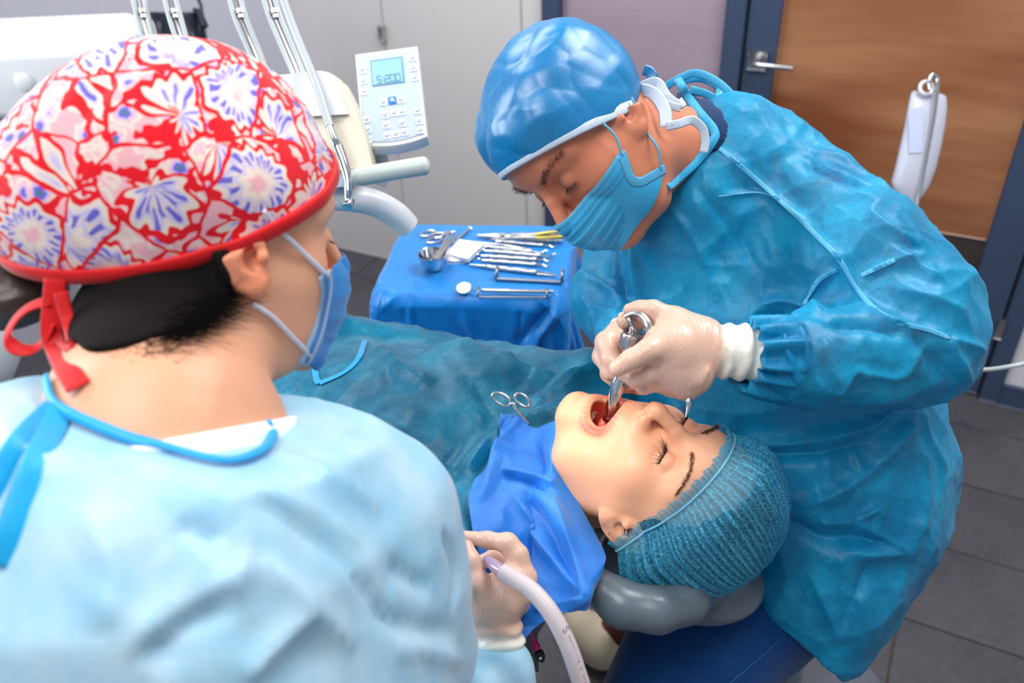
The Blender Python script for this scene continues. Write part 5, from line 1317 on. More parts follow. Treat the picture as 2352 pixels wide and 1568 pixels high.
    v = creased(v, f, CR, lambda a, n: .006 * folds(a, 8, 7.0, P(300, 1500, .6) - P(700, 1300, .6), 2.5) + .002 * folds(a, 22, 2.0, None))
    gown = mesh_obj('surgical_gown', v, f, F_GOWNA, body)
    bb = bvh(v, f); Vw = HA.w(V); cb = bvh(np.concatenate([v, Vw]), np.concatenate([f, F + len(v)]))
    gv, gf = ribbon_on(cb, [(118, 872), (140, 935), (250, 990), (400, 1044), (520, 1070), (598, 1046), (624, 1008), (602, 972)], 0.0075, 0.004, 60, .004); mesh_obj('neck_binding', gv, gf, F_TIEA, gown)
    # cap ties in a bow at the nape, and gown ties hanging from the neckline, lying in front of what is behind them
    def front(path, t, off=.006):
        out = []
        for x, y in resample([(a_, b_) for a_, b_ in path], 24):
            h_ = hit(cb, x, y)[0]; th_ = PX(h_)[2] if h_ is not None else 9.0; out.append(P(x, y, min(t, th_ - off)))
        out = np.array(out)
        for _ in range(4): out[1:-1] = (out[:-2] + 2 * out[1:-1] + out[2:]) / 4
        return out
    cap = [c for c in body.children if c.name.startswith('surgical_cap')][0]
    ribbon3('cap_tie', front([(128, 640), (124, 700), (118, 760), (130, 800), (155, 850), (180, 888)], .60), 0.0150, M_RED, cap)
    ribbon3('cap_tie', front([(118, 690), (60, 705), (22, 750), (18, 785), (50, 806), (95, 795), (118, 740)], .60), 0.0105, M_RED, cap, face=CV(-0.35, 0.5, 0.7))
    ribbon3('cap_tie', front([(140, 670), (152, 720), (168, 775), (162, 797), (138, 775)], .60), 0.0095, M_RED, cap)
    ribbon3('gown_tie', front([(140, 930), (120, 985), (95, 1040), (60, 1130), (25, 1230), (-10, 1300)], .56, .004), 0.0165, F_TIEA, gown)
    ribbon3('gown_tie', front([(128, 935), (75, 985), (30, 1040), (-5, 1110), (-40, 1180)], .56, .006), 0.0145, F_TIEA, gown)
    return body, gown, bb
ASST, GOWN_A, BVA = build_assistant()

# ------------------------------------------------------------------ gloved hands
def glove_mat():
    t = NT('latex_glove'); a = t.n('ShaderNodeAttribute', attribute_name='tint'); v = t.coord()
    c = t.mix(t.noise(30, 4, 0.6, v), lin(226, 188, 168), lin(214, 170, 152)); c = t.mix(a.outputs['Fac'], c, lin(240, 238, 226))
    h = t.n('ShaderNodeTexWave'); h.inputs['Scale'].default_value = 60; h.inputs['Distortion'].default_value = 12; h.inputs['Detail'].default_value = 3; t.l(v, h.inputs['Vector'])
    nm = t.bump(t.math('ADD', t.math('MULTIPLY', h.outputs['Fac'], 0.5), t.noise(120, 4, 0.6, v)), 0.25, 0.0012)
    t.pbr(c, 0.34, 0, 0.5, nm, Subsurface_Weight=0.12, Subsurface_Radius=(0.008, 0.004, 0.003)); return t.m
M_GLOVE = glove_mat()
def hand_d(p, parts, k=0.006):
    d = None
    for lst, kk in parts:
        e = chain_px(p, lst, 0.006); d = e if d is None else su(d, e, kk)
    return d
def make_glove(name, label, parts, cuff, parent, wr=(), h=0.0016, cuffdir=None):
    """parts: digit and palm chains; cuff: chain for the rolled wrist of the glove; wr: wrinkle segments (a, b, width, height)"""
    a, r = sph_px(cuff); a = np.array(a); ax = nrm(a[-1] - a[0])
    def fn(p):
        d = hand_d(p, parts); s = (p - a[0]) @ ax
        c = chain_px(p, cuff, 0.004) - 0.0016 * np.sin(s * 420 + 3 * pnoise(p * 30)) - 0.0012 * pnoise(p * 90)
        d = su(d, c, 0.006)
        for q0, q1, w, hh in wr:
            e = d_rc(p, P(*q0), P(*q1), 0.0, 0.0); d = d - hh * np.exp(-(e / w) ** 2)
        end = (p - a[-1]) @ ax
        return np.maximum(d, end)
    lo, hi = bounds([l for l, _ in parts] + [cuff], 0.008); V, F = sdf_mesh(fn, lo, hi, h); V = smooth(V, F, 1)
    s = (V - a[0]) @ ax; tn = np.clip(s / 0.012 - 0.3, 0, 1) * (chain_px(V, cuff, 0.004) < 0.006)
    o = mesh_obj(name, V, F, M_GLOVE, parent, tint=np.repeat(tn[:, None], 3, 1)); o['label'] = label
    return o
# dentist, near (left) hand round the syringe barrel
make_glove('glove', 'cream latex glove, hand gripping the instrument from the right', [
    ([(1600, 805, .882, 62), (1555, 800, .872, 66), (1528, 800, .872, 56)], 0.02),
    ([(1575, 855, .875, 52), (1545, 850, .875, 48)], 0.02),
    ([(1530, 790, .860, 36), (1490, 806, .850, 27), (1450, 826, .850, 23), (1418, 846, .856, 20)], 0.008),      # index
    ([(1535, 830, .868, 38), (1495, 856, .868, 25), (1460, 868, .872, 21), (1436, 858, .884, 18)], 0.006),      # middle
    ([(1560, 860, .866, 40), (1515, 872, .880, 25), (1480, 884, .892, 20), (1460, 872, .905, 17)], 0.006),      # ring
    ([(1590, 868, .868, 42), (1575, 884, .870, 32), (1545, 885, .885, 24), (1515, 878, .90, 19)], 0.010),       # little
    ([(1610, 770, .882, 46), (1550, 738, .885, 33), (1500, 712, .888, 22), (1470, 709, .892, 18), (1446, 711, .896, 15)], 0.012)],  # thumb
    [(1628, 802, .883, 58), (1655, 806, .883, 60), (1700, 808, .882, 62), (1775, 818, .884, 64)], DENT,
    [((1505, 835, .85), (1500, 870, .85), .004, .0015), ((1610, 880, .85), (1640, 840, .85), .003, .0012), ((1590, 885, .85), (1625, 850, .85), .003, .0010), ((1520, 740, .87), (1540, 728, .87), .002, -.001)])
# dentist, far (right) hand with its thumb in the ring
make_glove('glove', 'cream latex glove of the far hand, thumb through the steel ring', [
    ([(1450, 800, .97, 52), (1425, 790, .965, 46)], 0.02),
    ([(1440, 770, .955, 38), (1470, 752, .93, 28), (1455, 744, .915, 24), (1436, 737, .905, 20)], 0.012),       # thumb
    ([(1425, 770, .96, 34), (1392, 786, .945, 24), (1404, 824, .925, 21), (1425, 840, .915, 18)], 0.006),       # index
    ([(1415, 790, .965, 34), (1384, 818, .95, 22), (1402, 852, .93, 20), (1424, 860, .925, 17)], 0.006),
    ([(1425, 820, .965, 34), (1402, 856, .955, 22), (1424, 882, .94, 19), (1450, 880, .93, 16)], 0.006),
    ([(1445, 835, .965, 32), (1440, 878, .955, 22), (1470, 886, .945, 18), (1490, 878, .94, 15)], 0.006)],
    [(1450, 790, .985, 50), (1452, 775, 1.02, 50), (1450, 760, 1.06, 52)], DENT)
# assistant, right hand holding the suction hose
make_glove('glove', 'cream latex glove pinching the suction hose, with a rolled white cuff', [
    ([(1142, 1420, .83, 48), (1150, 1375, .828, 54), (1165, 1345, .828, 46)], 0.02),
    ([(1195, 1360, .835, 34), (1206, 1328, .835, 26), (1188, 1275, .838, 24), (1166, 1247, .840, 22), (1120, 1240, .848, 18), (1066, 1233, .856, 15)], 0.010),
    ([(1112, 1400, .82, 36), (1092, 1340, .815, 28), (1080, 1290, .82, 23), (1070, 1258, .826, 19)], 0.012),
    ([(1195, 1370, .85, 28), (1180, 1300, .868, 22), (1140, 1278, .872, 19), (1108, 1290, .868, 17)], 0.006),
    ([(1190, 1385, .865, 28), (1170, 1325, .886, 21), (1135, 1310, .888, 18), (1108, 1325, .88, 16)], 0.006),
    ([(1180, 1400, .875, 26), (1160, 1350, .898, 19), (1130, 1340, .898, 16), (1110, 1352, .89, 14)], 0.006)],
    [(1142, 1432, .83, 52), (1146, 1465, .83, 56), (1150, 1500, .828, 52), (1152, 1545, .826, 50)], ASST,
    [((1085, 1330, .80), (1120, 1345, .80), .002, -.0012), ((1080, 1300, .80), (1100, 1296, .80), .0015, -.001), ((1150, 1262, .82), (1160, 1238, .82), .0015, -.001), ((1100, 1395, .79), (1180, 1402, .80), .003, .0012)])

# ------------------------------------------------------------------ the syringe and the instrument in the fist
def syringe():
    e = empty('dental_syringe', P(1438, 800, .905)); tag(e, 'steel dental syringe with thumb ring, held in the patient\'s mouth', 'syringe')
    a, b = P(1444, 790, .900), P(1396, 968, .938); d = nrm(b - a); L = np.linalg.norm(b - a)
    m = MB(); m.lathe(a - d * 0.0, d, [(0, -.002), (.0042, -.002), (.0042, .035), (.0062, .040), (.0078, .047), (.0078, .055), (.0072, .060), (.0066, L * .98), (.0050, L), (0, L)], 28); m.obj('barrel', M_CHROME, e)
    m = MB(); s = nrm(np.cross(d, FW)); m.box(a + d * 0.075 - FW * 0.006, (0.004, 0.03, 0.004), axes(s, d), 0.001); m.obj('barrel_slot', M_STEEL, e)
    c = P(1446, 782, .898); m = MB(); prof = [(0, -.008), (.0066, -.008)]
    m.lathe(c, d, [(0, -.0085), (.0088, -.0085), (.0098, -.007), (.0098, .006), (.0088, .008), (0, .008)], 28)
    for k in range(28):
        th = k * 2 * math.pi / 28; x, y = frame_of(d); q = c + 0.0099 * (math.cos(th) * x + math.sin(th) * y); m.box(q, (0.0011, 0.011, 0.0011), axes(np.cross(d, math.cos(th) * x + math.sin(th) * y), d))
    m.obj('knurled_collar', M_STEEL, e)
    m = MB(); m.tube([P(1450, 765, .897), P(1448, 774, .897)], 0.0048, 14); m.tube([P(1452, 752, .897), P(1450, 766, .897)], 0.0030, 12); m.obj('plunger_rod', M_CHROME, e)
    ctr = P(1461, 738, .905); n1 = nrm(CV(0.75, 0.35, 0.55)); x, y = frame_of(n1)
    m = MB(); m.tube([ctr + 0.0135 * (math.cos(t) * x + math.sin(t) * y) for t in np.linspace(0, 2 * math.pi, 40)], 0.0022, 10, False); m.obj('thumb_ring', M_CHROME, e)
    m = MB(); m.tube(resample([P(1440, 722, .897), P(1456, 716, .890), P(1474, 722, .884), P(1486, 736, .880), P(1492, 755, .878), P(1498, 785, .880), P(1495, 815, .885)], 40), 0.0040, 12, True, (1.35, 0.75)); m.obj('finger_grip', M_STEEL, e)
syringe()
e = empty('elevator', P(1581, 915, .862)); tag(e, 'thin pointed steel tip poking out below the curled gloved fingers', 'instrument')
m = MB(); m.tube(resample([P(1578, 880, .872), P(1582, 918, .862), P(1581, 935, .860), P(1575, 958, .858)], 24), np.concatenate([np.full(8, .0034), np.linspace(.0034, .0007, 16)]), 12); m.obj('tip', M_CHROME, e)
m = MB(); m.tube([P(1560, 790, .874), P(1576, 872, .872)], .0052, 12); m.obj('shaft', M_STEEL, e)

# ------------------------------------------------------------------ suction hose
def hose():
    e = empty('suction_hose', P(1160, 1315, .80)); tag(e, 'pale lilac suction hose curving from the gloved hand down out of frame', 'hose')
    m = MB(); path = resample([P(1152, 1312, .800), P(1180, 1328, .795), P(1222, 1356, .785), P(1262, 1402, .775), P(1296, 1462, .77), P(1322, 1530, .77), P(1345, 1620, .78), P(1360, 1800, .82)], 70)
    m.tube(path, 0.0082, 20); m.obj('tubing', plain('lilac_silicone', (206, 194, 198), 0.42, var=0.03, Subsurface_Weight=0.1), e)
    m = MB(); m.tube([P(1118, 1284, .822), P(1140, 1302, .806), P(1156, 1315, .799)], [.0045, .0062, .0066], 14); t = NT('clear_lilac_plastic'); t.pbr(lin(206, 182, 214), 0.15, 0, 0.5, None, Transmission_Weight=0.5); m.obj('suction_tip', t.m, e)
    # printed lettering along the tube
    txt = [('S', 1298, 1432), ('monolith', 1306, 1462), ('x', 1321, 1492), ('xanuabulos', 1330, 1520), ('8.8', 1341, 1556)]
    ink = plain('grey_print', (132, 116, 138), 0.7); T = np.gradient(path, axis=0)
    pos = 0.40
    seg = np.concatenate([[0], np.cumsum(np.linalg.norm(np.diff(path, axis=0), axis=1))]); i0 = int(np.argmin([abs(PX(q)[1] - 1438) for q in path])); s0 = seg[i0]
    fc = []
    for ch in 'S monolilp x xanuabulos 8.8':
        s0 += 0.0030 if ch != ' ' else 0.004
        if ch == ' ': continue
        j = min(np.searchsorted(seg, s0), len(path) - 2); f = (s0 - seg[j - 1]) / (seg[j] - seg[j - 1] + 1e-9); q = path[j - 1] * (1 - f) + path[j] * f; t = nrm(T[j])
        s = nrm(np.cross(FW, t)); s = s if s @ RT > 0 else -s
        nn = nrm(-FW * 0.80 + s * 0.60); nn = nrm(nn - t * (nn @ t)); up = np.cross(nn, t)
        fc.append((ch, q + nn * 0.00832, t, up, nn, 0.0042 if ch != 'S' else 0.011))
    for ch, q, t, up, nn, sz in fc:
        cu = bpy.data.curves.new('letter', 'FONT'); cu.body = ch; cu.size = sz; cu.extrude = 0.00004; cu.align_x = 'CENTER'; cu.align_y = 'CENTER'
        o = bpy.data.objects.new('letter', cu); COL.objects.link(o); cu.materials.append(ink)
        o.matrix_world = Matrix(((t[0], -up[0] if np.cross(t, -up) @ nn > 0 else up[0], nn[0], q[0]), (t[1], -up[1] if np.cross(t, -up) @ nn > 0 else up[1], nn[1], q[1]), (t[2], -up[2] if np.cross(t, -up) @ nn > 0 else up[2], nn[2], q[2]), (0, 0, 0, 1)))
        mw = o.matrix_world.copy(); me = o.to_mesh().copy() if False else bpy.data.meshes.new_from_object(o); bpy.data.objects.remove(o); o = bpy.data.objects.new('letter', me); COL.objects.link(o); o.parent = e; o.matrix_parent_inverse = Matrix.Translation(-e.location); o.matrix_basis = mw
hose()

# ------------------------------------------------------------------ instrument tray under a blue drape
TZ = 1.0
def build_tray():
    c = [on_z(x, y, TZ) for x, y in ((893, 505), (1324, 520), (1314, 690), (872, 688))]
    ctr = sum(c) / 4; xd = nrm((c[1] - c[0]) + (c[2] - c[3])); yd = A(-xd[1], xd[0], 0)
    wx = (np.linalg.norm(c[1] - c[0]) + np.linalg.norm(c[2] - c[3])) / 2; wy = (abs((c[0] - c[3]) @ yd) + abs((c[1] - c[2]) @ yd)) / 2
    R = np.array([xd, yd, A(0, 0, 1)])
    e = empty('instrument_tray', ctr); tag(e, 'metal bracket tray hidden under a royal blue drape', 'tray')
    m = MB(); m.box(ctr - A(0, 0, 0.012), (wx - .05, wy - .05, 0.014), R, 0.006); m.obj('tray_plate', M_STEEL, e)
    bx = lambda p: d_box(p, ctr - A(0, 0, 0.2005), (wx / 2 - .004, wy / 2 - .004, 0.2), 0.008, R)
    nu, nv = 84, 66; a0, a1 = -wx / 2 - 0.085, wx / 2 + 0.10; b0, b1 = -wy / 2 - 0.165, wy / 2 + 0.06
    U, W = np.meshgrid(np.linspace(a0, a1, nu), np.linspace(b0, b1, nv), indexing='ij')
    X0 = ctr + U.reshape(-1, 1) * xd + W.reshape(-1, 1) * yd + A(0, 0, 0.012)
    X = X0 + 0.004 * np.stack([pnoise(X0 * 12 + 3), pnoise(X0 * 12 + 20), 0.5 * pnoise(X0 * 12 + 50)], 1)
    pin = np.where((np.abs(U.ravel()) < wx * .42) & (np.abs(W.ravel()) < wy * .42))[0]; X[pin, 2] = TZ + .002
    X = cloth(X, nu, nv, bx, 120, 7, thick=0.002, X0=X0, fric=0.7, bend=0.5, pin=pin, dt=.009, damp=.975)
    X, nu, nv = refine(X, nu, nv, 2)
    X = creased(X, grid_faces(nu, nv), [([(1292, 700), (1245, 765), (1192, 838)], .008, .014), ([(1270, 700), (1235, 740), (1190, 790)], .010, -.014), ([(1196, 712), (1192, 760), (1188, 805)], .005, -.008), ([(940, 702), (942, 735), (944, 770)], .004, .007), ([(852, 700), (856, 740), (862, 782)], .006, .008), ([(1060, 715), (1080, 760), (1100, 790)], .008, .006),
        ([(905, 560), (930, 610), (960, 690)], .010, .004), ([(1020, 700), (1040, 690), (1120, 694)], .006, .003)], lambda a, n: .003 * folds(a, 11, 3.0, None))
    F_T = fabric('royal_blue_drape', (14, 140, 226), (4, 122, 210), rough=0.38, transl=0.06, weave=0.15, mott=0.8)
    d = sheet_obj('tray_drape', X, nu, nv, F_T, None, 1, 0.0012); tag(d, 'royal blue disposable drape spread over the instrument tray', 'drape')
    return ctr, xd, yd
TC, TX, TY = build_tray()
Z0 = TZ + 0.0025
def tz(px, py, h=0.0): return on_z(px, py, Z0 + h)

def instrument(name, label, cat, a, b, kind, r=0.0036, h=0.004, group=None):
    """a hand instrument lying from pixel a to pixel b; working ends by kind"""
    p, q = tz(*a, h=h), tz(*b, h=h); d = nrm(q - p); L = np.linalg.norm(q - p); side = nrm(np.cross(A(0, 0, 1), d))
    e = empty(name, p); tag(e, label, cat, group)
    h0, h1 = (0.20, 0.80) if kind not in ('blade', 'forceps', 'tweezers') else (0.0, 0.7)
    if kind in ('probe', 'curette', 'mirror', 'elevator', 'scaler'):
        pr = [(0, L * h0)] + [(r, L * h0 + .003)]
        n = 9
        for k in range(n):
            z = L * (h0 + (h1 - h0) * (k + 0.5) / n); pr += [(r, z - .003), (r * (0.84 if k % 3 == 1 else 0.96), z)]
        pr += [(r, L * h1 - .003), (0, L * h1)]
        m = MB(); m.lathe(p, d, pr, 16); m.obj('handle', M_STEEL, e)
    if kind == 'probe':
        for s, o in ((1, q), (-1, p)):
            b0 = p + d * L * (h1 if s > 0 else h0); m = MB()
            m.tube(resample([b0, b0 + d * s * L * 0.10, b0 + d * s * L * .15 + side * .006 + A(0, 0, .003), b0 + d * s * L * .19 - side * .002 + A(0, 0, .001)], 18), np.linspace(r * .55, .0005, 18), 8); m.obj('working_tip', M_CHROME, e)
    elif kind in ('curette', 'scaler'):
        for s in (1, -1):
            b0 = p + d * L * (h1 if s > 0 else h0); m = MB()
            m.tube(resample([b0, b0 + d * s * L * .07, b0 + d * s * L * .12 - side * .005 * s, b0 + d * s * L * .17 + side * .004 * s + A(0, 0, .002)], 18), np.concatenate([np.linspace(r * .7, .0011, 12), np.linspace(.0013, .0006, 6)]), 8); m.obj('working_tip', M_CHROME, e)
    elif kind == 'elevator':
        b0 = p + d * L * h1; m = MB(); m.tube(resample([b0, b0 + d * L * .1, b0 + d * L * .22 - A(0, 0, .002)], 16), np.linspace(r * .8, .0016, 16), 10, True, (1.4, .5), A(0, 0, 1)); m.obj('blade', M_CHROME, e)
        b0 = p + d * L * h0; m = MB(); m.tube(resample([b0, b0 - d * L * .1, b0 - d * L * .2], 12), np.linspace(r * .7, .0014, 12), 10); m.obj('working_tip', M_CHROME, e)
    elif kind == 'tweezers':
        for s in (1, -1):
            m = MB(); m.tube(resample([q - d * .004, p + d * L * .6 + side * s * .005, p + d * L * .25 + side * s * .003, p + side * s * .0004], 22), np.linspace(.0042, .0012, 22), 8, True, (1, .35), A(0, 0, 1)); m.obj('arm', M_STEEL, e)
    elif kind in ('forceps', 'scissors'):
        for s in (1, -1):
            m = MB(); pv = p + d * L * .36
            m.tube(resample([p + side * s * .001, pv - side * s * .0008, p + d * L * .6 - side * s * .008, p + d * L * .84 - side * s * .010], 24), np.concatenate([np.linspace(.0010, .0034, 9), np.linspace(.0034, .0026, 15)]), 10, True, (1, .7), A(0, 0, 1)); m.obj('shank', M_STEEL, e)
            cc = p + d * L * .91 - side * s * .016; m = MB(); m.tube([cc + .0125 * math.cos(t) * d * 1.2 + .0105 * math.sin(t) * side for t in np.linspace(0, 2 * math.pi, 30)], .0020, 8, False); m.obj('finger_ring', M_STEEL, e)
        m = MB(); m.lathe(p + d * L * .36, A(0, 0, 1), [(0, -.003), (.004, -.003), (.004, .0032), (0, .0038)], 14); m.obj('pivot', M_CHROME, e)
    elif kind == 'pliers':
        for s in (1, -1):
            m = MB(); m.tube(resample([p + side * s * .0008, p + d * L * .2 + side * s * .003, p + d * L * .3, p + d * L * .5 - side * s * .009, p + d * L * .8 - side * s * .011, q - side * s * .009], 28), np.concatenate([np.linspace(.0016, .0052, 9), np.full(19, .0042)]), 10, True, (1, .8), A(0, 0, 1)); m.obj('arm', M_STEEL, e)
        m = MB(); m.lathe(p + d * L * .3, A(0, 0, 1), [(0, -.004), (.006, -.004), (.006, .0045), (0, .005)], 16); m.obj('pivot', M_CHROME, e)
    return e, p, q, d, side, L

def instruments():
    i = instrument
    # mouth mirror in its wire bracket
    e, p, q, d, s, L = i('mouth_mirror', 'round dental mirror lying at the front edge of the blue tray', 'mirror', (1104, 666), (1271, 670), 'none', .0034, .008)
    m = MB(); m.lathe(p, d, [(0, 0), (.0022, .001), (.0036, .006)] + [(.0036 if k % 2 else .0032, .008 + k * .0022) for k in range(18)] + [(.0032, .05), (.0032, L - .004), (.0026, L), (0, L)], 16); m.obj('handle', M_STEEL, e)
    mc = tz(1065, 661, .010); m = MB(); m.tube([p, p - d * .012, mc + d * .012], .0011, 8); m.obj('stem', M_CHROME, e)
    nm = nrm(CV(-0.05, 0.62, 0.8)); m = MB(); m.lathe(mc, nm, [(0, -.002), (.0130, -.002), (.0136, 0), (.0130, .0012), (.0122, .0006)], 32); m.obj('rim', M_STEEL, e)
    m = MB(); m.lathe(mc, nm, [(.0122, .0006), (0, .0007)], 32); m.obj('mirror_glass', plain('mirror_bright_face', (226, 238, 246), 0.25, spec=0.8), e)
    def bracket(label, a, b, r, hgt, flat=None):
        e = empty('instrument_bracket', tz(*a)); tag(e, label, 'bracket'); u, v = tz(*a, h=.004), tz(*b, h=.004); d = nrm(v - u); sd = nrm(np.cross(A(0, 0, 1), d))
        m = MB(); m.tube(resample([u + sd * .016 + A(0, 0, hgt), u + sd * .004 + A(0, 0, hgt * .9), u + A(0, 0, hgt * .5), u + A(0, 0, .001), u + d * .008, u + d * .04, v - d * .04, v - d * .008, v + A(0, 0, .001), v + A(0, 0, hgt * .5), v + sd * .004 + A(0, 0, hgt * .9), v + sd * .016 + A(0, 0, hgt)], 60), r, 10, True, flat, None); m.obj('wire', plain('gunmetal', (140, 150, 164), 0.3, 0.9), e)
    bracket('thin dark wire bracket around the round dental mirror', (1098, 682), (1256, 683), .0019, .010)
    bracket('wide grey metal bracket between the mirror and the probes', (1140, 640), (1290, 648), .0036, .014)
    grp = None
    i('sickle_probe', 'steel probe nearest the wide grey bracket, tips at both ends', 'instrument', (1078, 608), (1275, 630), 'elevator', .0048, .005)
    i('curette', 'double-ended curette, lower of the touching pale handled pair', 'instrument', (1085, 596), (1272, 610), 'curette', .0042, .0045)
    i('curette', 'double-ended curette just above the lower pale handled one', 'instrument', (1082, 586), (1275, 598), 'scaler', .0042, .0045)
    i('curette', 'double-ended curette emerging from behind the gauze middle', 'instrument', (1096, 574), (1283, 590), 'probe', .0045, .0048)
    i('probe', 'slim steel probe tucked behind the gauze upper edge', 'instrument', (1085, 563), (1262, 582), 'probe', .0032, .0036)
    i('tweezers', 'dark angled tweezers lying above the pale handled curettes', 'tweezers', (1070, 553), (1225, 574), 'tweezers', .004, .005)
    i('scaler', 'steel scaler lying just below the extraction forceps', 'instrument', (1118, 552), (1285, 566), 'scaler', .0036, .0042)
    i('extraction_forceps', 'bright steel extraction forceps at the back of the tray', 'forceps', (1096, 540), (1292, 546), 'pliers', .004, .007)
    e, p, q, d, s, L = i('needle_holder', 'needle holder with gold coloured handles at the back right', 'needle holder', (1128, 549), (1296, 536), 'none', .004, .016)
    gold = metal('gold_plating', (206, 184, 96), 0.3)
    for sg in (1, -1):
        m = MB(); m.tube(resample([p, p + d * L * .3, p + d * L * .6 + s * sg * .006], 14), np.linspace(.0014, .0034, 14), 10); m.obj('shank', M_STEEL, e)
        m = MB(); m.tube(resample([p + d * L * .6 + s * sg * .006, p + d * L * .8 + s * sg * .010, q + s * sg * .010], 12), .0045, 10, True, (1, .7), A(0, 0, 1)); o = m.obj('handle', gold, e); o['label'] = 'gold coloured handle'
    i('scissors', 'small scissors with finger rings behind the steel cup', 'scissors', (1045, 530), (985, 545), 'scissors', .003, .004)
    i('spoon_excavator', 'short steel hook lying above the gauze', 'instrument', (1082, 522), (1040, 560), 'curette', .0026, .0036)
    # flat spatula resting in the cup
    a, b = P(1002, 596, 1.485), tz(1042, 538, .014); e = empty('spatula', a); tag(e, 'flat steel spatula leaning from the cup towards the back of the tray', 'spatula')
    for k, off in enumerate((-.005, .0, .005)):
        sd = nrm(np.cross(A(0, 0, 1), b - a)); m = MB(); m.tube(resample([a + sd * off * .6, (a + b) / 2 + sd * off + A(0, 0, .002), b + sd * off * 1.5 + A(0, 0, .003 * k)], 14), .0028, 8, True, (1, .5)); m.obj('blade', M_STEEL, e)
    # steel cup
    c = on_z(996, 618, Z0); m = MB(); m.lathe(c, A(0, 0, 1), [(0, .001), (.014, .001), (.017, .004), (.0225, .018), (.0245, .030), (.0256, .0312), (.0252, .0325), (.0238, .0315), (.0215, .018), (.0155, .005), (0, .003)], 40); o = m.obj('cup', M_CHROME); tag(o, 'small round stainless steel cup on the blue tray', 'cup')
    # gauze
    def gauze(label, cx, cy, w, hgt, ang, h, seed):
        n = 22; c = tz(cx, cy, h); ca, sa = math.cos(ang), math.sin(ang); dx = TX * ca + TY * sa; dy = -TX * sa + TY * ca
        U, W = np.meshgrid(np.linspace(-1, 1, n), np.linspace(-1, 1, n), indexing='ij'); top = c + U.reshape(-1, 1) * dx * w / 2 + W.reshape(-1, 1) * dy * hgt / 2
        e_ = (1 - np.maximum(np.abs(U), np.abs(W)) ** 6).ravel(); f = grid_faces(n, n)
        z = .005 + .006 * e_ + .004 * crumple(top, 60, seed, 2); V = np.concatenate([top + np.outer(z, A(0, 0, 1)), top - A(0, 0, .0015)]); N_ = n * n
        rim = [i_ * n for i_ in range(n)] + [(n - 1) * n + j for j in range(1, n)] + [i_ * n + n - 1 for i_ in range(n - 2, -1, -1)] + [j for j in range(n - 2, 0, -1)]
        F = [list(q) for q in f] + [[q + N_ for q in r[::-1]] for r in f] + [[rim[k], rim[(k + 1) % len(rim)], rim[(k + 1) % len(rim)] + N_, rim[k] + N_] for k in range(len(rim))]
        o = mesh_obj('gauze_pad', V, F, plain('white_gauze', (246, 246, 246), 0.95, grain=0.5, gs=900)); tag(o, label, 'gauze')
    gauze('folded white gauze pad, the larger upper one beside the cup', 1066, 577, .052, .062, -0.35, .008, 1.0)
    gauze('small white gauze pad under the larger one, nearer the cup', 1050, 590, .036, .050, 0.1, .001, 5.0)
instruments()

# ------------------------------------------------------------------ headrest, bib, trousers, clog, stool
M_LEA = plain('grey_blue_leatherette', (96, 108, 118), 0.3, grain=0.12, gs=420, spec=0.6)
def headrest():
    e = empty('dental_chair', A(HP.C[0] - 0.1, HP.C[1] + 0.15, 0)); tag(e, 'dental chair with a padded grey headrest under the hair net', 'chair')
    def fn(p):
        d = chain_px(p, [(1366, 1340, .905, 42), (1430, 1388, .892, 46), (1510, 1402, .886, 44), (1580, 1384, .90, 40), (1624, 1345, .935, 34), (1640, 1290, .98, 30)], 0.02)
        c = HP.C + A(0.03, 0, -0.135); d = su(d, d_ell(p, c, (.10, .075, .026), np.array([PB, PL, A(0, 0, 1)])), .05)
        return d
    v, f = sdf_mesh(fn, HP.C + A(-.25, -.25, -.3), HP.C + A(.28, .25, .02), .004); attach(mesh_obj('headrest', smooth(v, f, 3), f, M_LEA), e)
    m = MB(); m.box(PP(.40, -.05, -.21), (.50, .26, .06), np.array([PB, PL, A(0, 0, 1)]), .03, 4); m.obj('backrest', M_LEA, e)
    sa = nrm(PP(1.4, 0, 0) - PP(.8, 0, 0)); m = MB(); m.box(PP(1.1, 0, -.24), (.8, .36, .08), np.array([sa, PL, np.cross(sa, PL)]), .03, 4); m.obj('seat', M_LEA, e)
    b = PP(.75, 0, 0); b[2] = 0; m = MB(); m.lathe(b, A(0, 0, 1), [(0, 0), (.28, 0), (.28, .04), (.1, .08), (.09, .62), (0, .62)], 30); m.obj('column', M_WHITE, e)
    m = MB(); m.tube([PP(.12, 0, -.19), PP(-.02, 0, -.16)], .018, 12); m.obj('headrest_bar', M_STEEL, e)
headrest()

